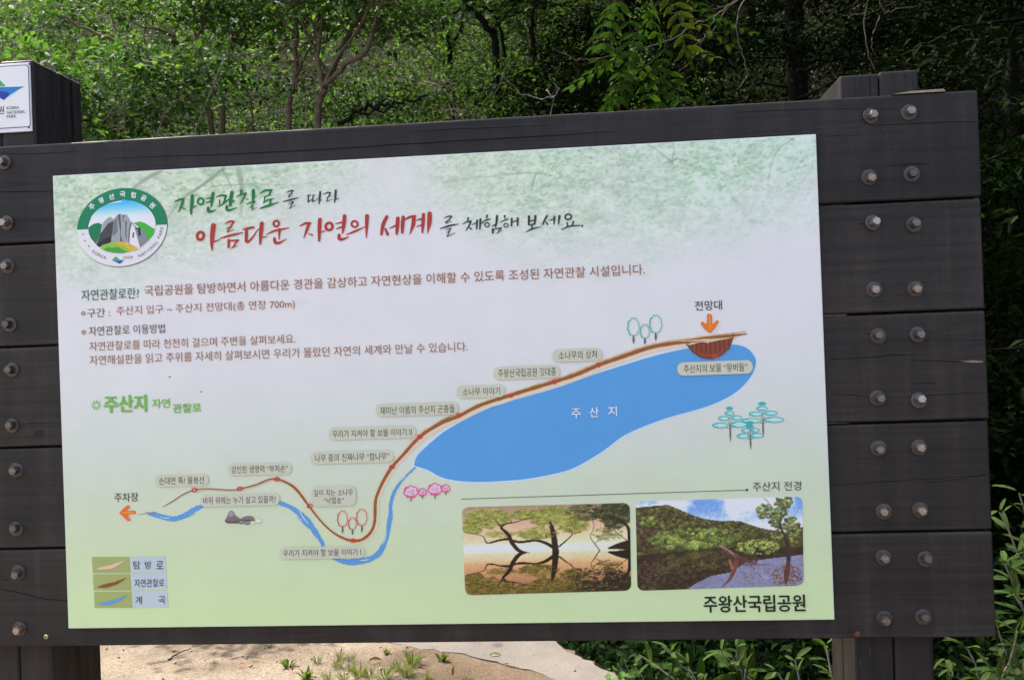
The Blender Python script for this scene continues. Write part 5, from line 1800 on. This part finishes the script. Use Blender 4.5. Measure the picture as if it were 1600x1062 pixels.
# broadleaved tree to the right whose low branch hangs into view with paired leaflets
rng = np.random.default_rng(120)
y = 3.4
base = np.array([5.6, 4.6, float(terrain(5.6, 4.6))])
t_ = thing("ash_tree", "tree at the right whose low branches hang with paired long leaflets", "tree", tuple(base))
tr_, lv = Cloud(), Cloud()
fork = at_depth(1330, -260, y + .4)
top = np.array([3.4, 3.9, 6.6])
limb3(tr_, [base + np.array([0, 0, -.2]), base + np.array([-.2, -.1, 2.6]), base * .35 + fork * .65 + np.array([0, 0, .9]), fork], .10, .05, rng, .02)
limb3(tr_, [fork, (fork + top) / 2, top], .05, .015, rng, .03)
br = [[(1330, -260), (1240, -60), (1150, 2), (1122, 22), (1085, 40), (1040, 66), (975, 83), (925, 93), (900, 92), (862, 75)], [(1140, 10), (1112, 50), (1075, 80), (1040, 105)], [(1150, 2), (1130, 12), (1080, 18), (1030, 22)], [(1122, 22), (1100, 60), (1085, 90), (1060, 112)],
      [(975, 83), (960, 76), (936, 76), (925, 60)], [(1150, 0), (1075, -20), (1000, -12), (972, -6)], [(1330, -260), (1370, -60), (1352, 20), (1358, 90), (1375, 118)], [(1370, -40), (1380, 18), (1400, 14), (1440, 8)], [(1300, -120), (1180, -20), (1152, 28), (1156, 70), (1168, 115), (1160, 132), (1150, 140)],
      [(1352, 20), (1330, 24), (1310, 24)], [(1375, 25), (1364, 60), (1362, 88)]]
BQ = []
for k, pl in enumerate(br):
    Q = limb3(tr_, [at_depth(a, b_, y + .06 * k - .02 * i) for i, (a, b_) in enumerate(pl)], .006 if k in (0, 6, 8) else .0032, .0016, rng, .004, 6, 6)
    BQ.append(Q)
tr_.obj("trunk", M_BRANCH, t_, True)


def compound(px, py, yy, dx, dy, L, npair, ll, droop=.25):
    """a feather of paired leaflets starting at a pixel and running along (dx, dz) in space"""
    p0 = at_depth(px, py, yy)
    d = unit(np.array([dx, rng.normal(-.25, .2), -dy]))
    pts = [p0 + d * L * t + np.array([0, 0, -droop * L * t * t]) for t in np.linspace(0, 1, npair + 1)]
    tr2.add(*tube(np.array(pts), np.linspace(.0011, .0007, len(pts)), 4))
    side = unit(np.cross(d, np.array([rng.normal(0, .3), -.5, 1.0])))
    nn = unit(np.cross(side, d))
    C, D, Nn = [], [], []
    for i, q in enumerate(pts[1:], 1):
        for sg in (-1, 1):
            C.append(q); D.append(d * .55 + side * sg + rng.normal(0, .08, 3) + np.array([0, 0, -.15])); Nn.append(nn + rng.normal(0, .15, 3))
    C.append(pts[-1]); D.append(d); Nn.append(nn)
    C, D, Nn = np.array(C), np.array(D), np.array(Nn)
    n = len(C)
    Ls = ll * rng.uniform(.8, 1.15, n)
    cc = np.array([(.024, .056, .006), (.032, .072, .008), (.020, .048, .006), (.044, .062, .009)])[rng.integers(4, size=1)].repeat(n, 0) * rng.uniform(.85, 1.15, (n, 1))
    lv.add(*leaf_mesh(C, D, Nn, Ls, Ls * .36, cc, .14, True))


tr2 = Cloud()
for px, py, dx, dy, L, npr, ll in ((985, 88, -1, .25, .34, 5, .095), (1010, 80, -.6, .6, .34, 5, .09), (1000, 40, -.35, .75, .40, 6, .085), (985, 20, -.1, 1, .42, 6, .08), (975, -10, -.4, .8, .34, 5, .085), (1010, 100, .05, 1, .26, 4, .085), (1035, 105, .35, .7, .26, 4, .085),
                                   (1040, 66, -.2, .9, .3, 5, .08), (1060, 50, .3, .6, .3, 5, .08), (1050, 20, .6, .3, .34, 5, .085), (1075, 0, .5, .4, .34, 5, .085), (1030, 0, -.3, .5, .34, 5, .08), (1020, 95, -.8, .55, .3, 5, .075), (1065, 78, .5, .15, .22, 4, .07),
                                   (960, 0, -.3, .6, .28, 4, .085), (1095, 25, .9, .3, .3, 5, .07), (1000, -30, .2, .7, .3, 5, .085), (1045, -20, .2, .7, .3, 5, .085)):
    compound(px, py, y - .05 + rng.normal(0, .08), dx, dy, L * .92, npr + 1, ll * 1.1)
cs = top + rng.normal(0, 1, (150, 3)) * np.array([1.2, 1.2, .7])
lv.add(*leaf_mesh(*[np.vstack(q) for q in (np.repeat(cs, 24, 0) + rng.normal(0, .25, (3600, 3)), rng.normal(0, 1, (3600, 3)), rng.normal(0, .4, (3600, 3)) + np.array([0, 0, 1.]))], np.full(3600, .09), np.full(3600, .04), np.array([(.02, .042, .01)]).repeat(3600, 0)))
tr2.obj("leaf_stalks", M_STALK, t_)
lv.obj("crown", M_LEAF_SPRAY, t_)

# ------------------------------------------------------------------ shrubs with narrow leaves rising from the gully
def lance_shrub(label, base, tips, seed, cols, ll=.075, group="narrow-leaved shrubs in the gully"):
    rng = np.random.default_rng(seed)
    t = thing("shrub", label, "shrub", tuple(base), group)
    st_, lv_ = Cloud(), Cloud()
    for tip in tips:
        tip = np.asarray(tip)
        mid = base * .45 + tip * .55 + np.array([rng.normal(0, .09), rng.normal(0, .07), rng.uniform(-.02, .10)])
        Q = limb3(st_, [base, mid, tip], .006, .0022, rng, .003, 10, 5)
        seg = np.arange(len(Q))[len(Q) // 3:]
        C, D, Nn, Ls = [], [], [], []
        for j in seg:
            d = unit(Q[min(j + 1, len(Q) - 1)] - Q[j - 1])
            frac = j / len(Q)
            for _ in range((1 if rng.random() < .55 else 0) if frac < .8 else 3):
                a = rng.uniform(0, 2 * math.pi)
                s1 = unit(np.cross(d, np.array([.2, .3, .9])))
                s2 = np.cross(d, s1)
                o_ = s1 * math.cos(a) + s2 * math.sin(a)
                C.append(Q[j] + d * rng.uniform(-.01, .01)); D.append(o_ * rng.uniform(.6, 1) + d * rng.uniform(.3, .9) + np.array([0, 0, rng.uniform(-.3, .15)])); Nn.append(np.array([0, -.25, 1.]) + rng.normal(0, .35, 3))
                Ls.append(ll * rng.uniform(.7, 1.45) * (1 if frac < .85 else .55))
        C, D, Nn, Ls = np.array(C), np.array(D), np.array(Nn), np.array(Ls)
        n = len(C)
        cc = np.array(cols)[rng.integers(len(cols), size=n)] * rng.uniform(.8, 1.2, (n, 1))
        tipness = np.clip((np.linalg.norm(C - base, axis=1) / np.linalg.norm(tip - base) - .85) * 5, 0, 1)[:, None]
        cc = cc * (1 - tipness) + np.array((.065, .105, .032)) * tipness
        lv_.add(*leaf_mesh(C, D, Nn, Ls, Ls * rng.uniform(.19, .29, n), cc, .16, True))
    st_.obj("stem", M_TWIG, t, True)
    lv_.obj("foliage", M_LEAF_SPRAY, t)


WIL = [(.018, .042, .010), (.013, .033, .007), (.024, .050, .014), (.010, .025, .006), (.042, .052, .016)]
b1 = np.array([1.62, 1.75, -.45])
lance_shrub("narrow-leaved shrub under the board beside the slab's edge", b1, [at_depth(998, 1022, 1.5), at_depth(1048, 1016, 1.5), at_depth(1075, 1040, 1.45)], 201, WIL, .11)
b2 = np.array([1.72, 1.55, -.5])
lance_shrub("narrow-leaved shrub under the board halfway to the right post", b2, [at_depth(1128, 1020, 1.35), at_depth(1150, 1014, 1.35), at_depth(1165, 1045, 1.3)], 202, WIL, .12)
b3 = np.array([2.0, 1.3, -.5])
lance_shrub("narrow-leaved shrub touching the left side of the right post", b3, [at_depth(1242, 1030, 1.0), at_depth(1290, 1008, .95), at_depth(1215, 1050, 1.0)], 203, WIL, .095)
b4 = np.array([2.55, .95, -.45])
lance_shrub("tall willowy shrub past the right end of the board", b4, [at_depth(1562, 800, .75), at_depth(1592, 770, .7), at_depth(1600, 850, .6), at_depth(1570, 880, .7), at_depth(1630, 800, .7), at_depth(1585, 930, .6), at_depth(1610, 905, .6)], 204, WIL, .105)
b5 = np.array([2.35, .9, -.45])
lance_shrub("low willowy shrub below the board's lower right corner", b5, [at_depth(1480, 1030, .6), at_depth(1510, 1010, .65), at_depth(1560, 985, .5), at_depth(1590, 985, .45), at_depth(1550, 1050, .5), at_depth(1600, 1030, .5)], 205, WIL, .10)
# small broad-leaved plant against the slab
rng = np.random.default_rng(210)
base = np.array([1.42, 2.25, -.45])
t = thing("shrub", "small bright plant with toothed oval leaves against the slab's edge", "shrub", tuple(base))
st_, lv_ = Cloud(), Cloud()
C, D, Nn, Ls = [], [], [], []
for px, py in ((958, 1045), (975, 1030), (985, 1050), (992, 1040), (970, 1058), (950, 1052), (1000, 1060), (965, 1035)):
    tip = at_depth(px, py, 2.1 + rng.normal(0, .05))
    Q = limb3(st_, [base, (base + tip) / 2 + rng.normal(0, .03, 3), tip], .003, .0015, rng, .003, 5, 4)
    for _ in range(7):
        q = Q[rng.integers(len(Q) // 2, len(Q))]
        C.append(q); D.append(rng.normal(0, 1, 3) * np.array([1, 1, .4])); Nn.append(np.array([0, -.3, 1]) + rng.normal(0, .3, 3)); Ls.append(.045 * rng.uniform(.7, 1.2))
n = len(C)
lv_.add(*leaf_mesh(np.array(C), np.array(D), np.array(Nn), np.array(Ls), np.array(Ls) * .62, np.array([(.07, .15, .03)]).repeat(n, 0) * rng.uniform(.8, 1.2, (n, 1)), .12, True))
st_.obj("stem", M_TWIG, t, True)
lv_.obj("foliage", M_LEAF, t)

# ------------------------------------------------------------------ grass tufts, dead leaves and a twig on the sand
GT = "grass tufts on the sandy ground"
tl = [(644, 1040, 1.0, 18, "largest grass tuft, in front of the concrete slab"), (527, 1042, .75, 12, "yellowish grass tuft left of the brown curled leaf"), (531, 1027, .7, 11, "grass tuft half hidden under the board's edge"), (549, 1033, .62, 9, "short grass tuft beside the curled brown leaf"),
      (495, 1037, .65, 11, "spreading grass tuft left of the middle"), (449, 1043, .6, 6, "thin weed beside the upright tan leaf"), (547, 1048, .7, 10, "broad grass tuft below the short one"), (561, 1056, .95, 14, "thick upright grass tuft near the bottom of the photo"), (621, 1048, .8, 10, "light green grass tuft left of the largest"),
      (636, 1056, .95, 16, "dense pale grass tuft just in front of the largest"), (580, 1060, .8, 10, "loose grass tuft with bent blades"), (602, 1060, .9, 11, "grass tuft with long thin blades"), (513, 1061, .7, 10, "grass tuft at the bottom left of the group"), (538, 1063, .7, 11, "flattened grass tuft at the photo's lower edge"),
      (480, 1058, .7, 7, "sparse weed left of the grass group"), (666, 1060, .6, 9, "small yellow-green tuft right of the group"), (690, 1033, .6, 7, "thin weed at the edge of the slab"), (727, 1060, .45, 6, "tiny grass tuft right of the rusty leaf"), (605, 1021, .4, 5, "tiny sprig close under the board")]
for i, (px, py, sc, nb, lb) in enumerate(tl):
    rng = np.random.default_rng(300 + i)
    g = on_ground(px, py)
    g = np.array([g[0], g[1], float(terrain(g[0], g[1]))])
    nb = int(nb * 3.6)
    a = rng.uniform(0, 2 * math.pi, nb)
    lean = rng.uniform(.15, 1.0, nb)
    D = np.stack([np.cos(a) * lean, np.sin(a) * lean, np.ones(nb)], -1)
    C = g[None] + np.stack([np.cos(a), np.sin(a), np.zeros(nb)], -1) * rng.uniform(0, .024 * sc, nb)[:, None] + np.array([0, 0, -.004])
    L = .08 * sc * rng.uniform(.55, 1.15, nb)
    cc = np.array([(.07, .135, .024), (.095, .155, .03), (.055, .105, .02), (.13, .165, .045), (.17, .135, .065)])[rng.integers(5, size=nb)]
    weed = "weed" in lb or "sprig" in lb
    Vv, Fv, Cv = leaf_mesh(C, D, np.array([[0, 0, 1.]]).repeat(nb, 0) + rng.normal(0, .2, (nb, 3)), L, L * (.26 if weed else .058), cc, .2, True)
    o = link("grass_tuft", mesh_np("grass_tuft", Vv, Fv, Cv, [M_LEAF]))
    tag(o, lb, "grass tuft", GT)
dd = [(459, 1046, .042, (.24, .14, .08), (.35, 0, 1.2), "tan dead leaf standing upright at the left"), (586, 1031, .06, (.11, .05, .025), (1, .2, .1), "dark brown curled leaf lying in the middle of the sand"), (708, 1053, .042, (.20, .07, .02), (.1, .3, .8), "rusty dead leaf right of the grass"),
      (378, 1038, .034, (.22, .10, .05), (1, -.2, .25), "reddish brown leaf lying alone on the left of the sand"), (774, 1022, .055, (.16, .19, .08), (1, .1, .05), "pale green fallen leaf lying on the concrete slab"), (790, 1037, .03, (.13, .06, .03), (.8, -.2, .4), "brown leaf at the border of sand and slab")]
for i, (px, py, L, col, d, lb) in enumerate(dd):
    rng = np.random.default_rng(400 + i)
    g = on_ground(px, py, .012)
    d = np.array(d, float)
    C = np.array([[g[0] - d[0] * L * .5, g[1], .006 if d[2] > .3 else (.010 if "slab" in lb else .012)]])
    Vv, Fv, Cv = leaf_mesh(C, d[None], np.array([[.1, -.6, .9]]), np.array([L]), np.array([L * .36]), np.array([col]), .3, True)
    o = link("dead_leaf", mesh_np("dead_leaf", Vv, Fv, Cv, [M_DEAD]))
    tag(o, lb, "leaf", "fallen leaves on the ground")
cl = Cloud()
rng = np.random.default_rng(500)
limb3(cl, [on_ground(263, 1030, .006), on_ground(272, 1024, .008), on_ground(284, 1018, .010), on_ground(296, 1014, .006)], .004, .002, rng, .002)
tag(cl.obj("twig", M_BARK_DARK, None, True), "thin brown twig lying on the sand by the left post", "twig")


# grit and small stones strewn over the sand
rng = np.random.default_rng(610)
bm0 = bmesh.new()
bmesh.ops.create_icosphere(bm0, subdivisions=1, radius=1.0)
PV = np.array([v.co[:] for v in bm0.verts])
PFc = np.array([[v.index for v in f.verts] for f in bm0.faces])
bm0.free()
cl = Cloud()
for _ in range(900):
    x, y = rng.uniform(-2.2, 1.2), rng.uniform(1.4, 3.4)
    if beyond(np.array([x]), np.array([y]))[0] > -.05:
        continue
    r = .0022 + .007 * rng.random() ** 4
    c = np.array((.20, .165, .125)) * rng.uniform(.4, 1.6) * np.array((1, rng.uniform(.92, 1.05), rng.uniform(.85, 1.1)))
    cl.add(PV * r * rng.uniform(.6, 1.2, 3) * rng.uniform(.85, 1.15, PV.shape) + np.array([x, y, float(terrain(x, y)) + r * .35]), PFc, np.repeat(c[None], len(PV), 0))
m, nt, b = new_mat("pebble")
nt.links.new(N(nt, "ShaderNodeVertexColor", layer_name="Col").outputs["Color"], b.inputs["Base Color"])
b.inputs["Roughness"].default_value = .9
o = cl.obj("gravel", m, None)
o['kind'] = 'stuff'
tag(o, "scattered grit and small stones on the sandy ground", "gravel")
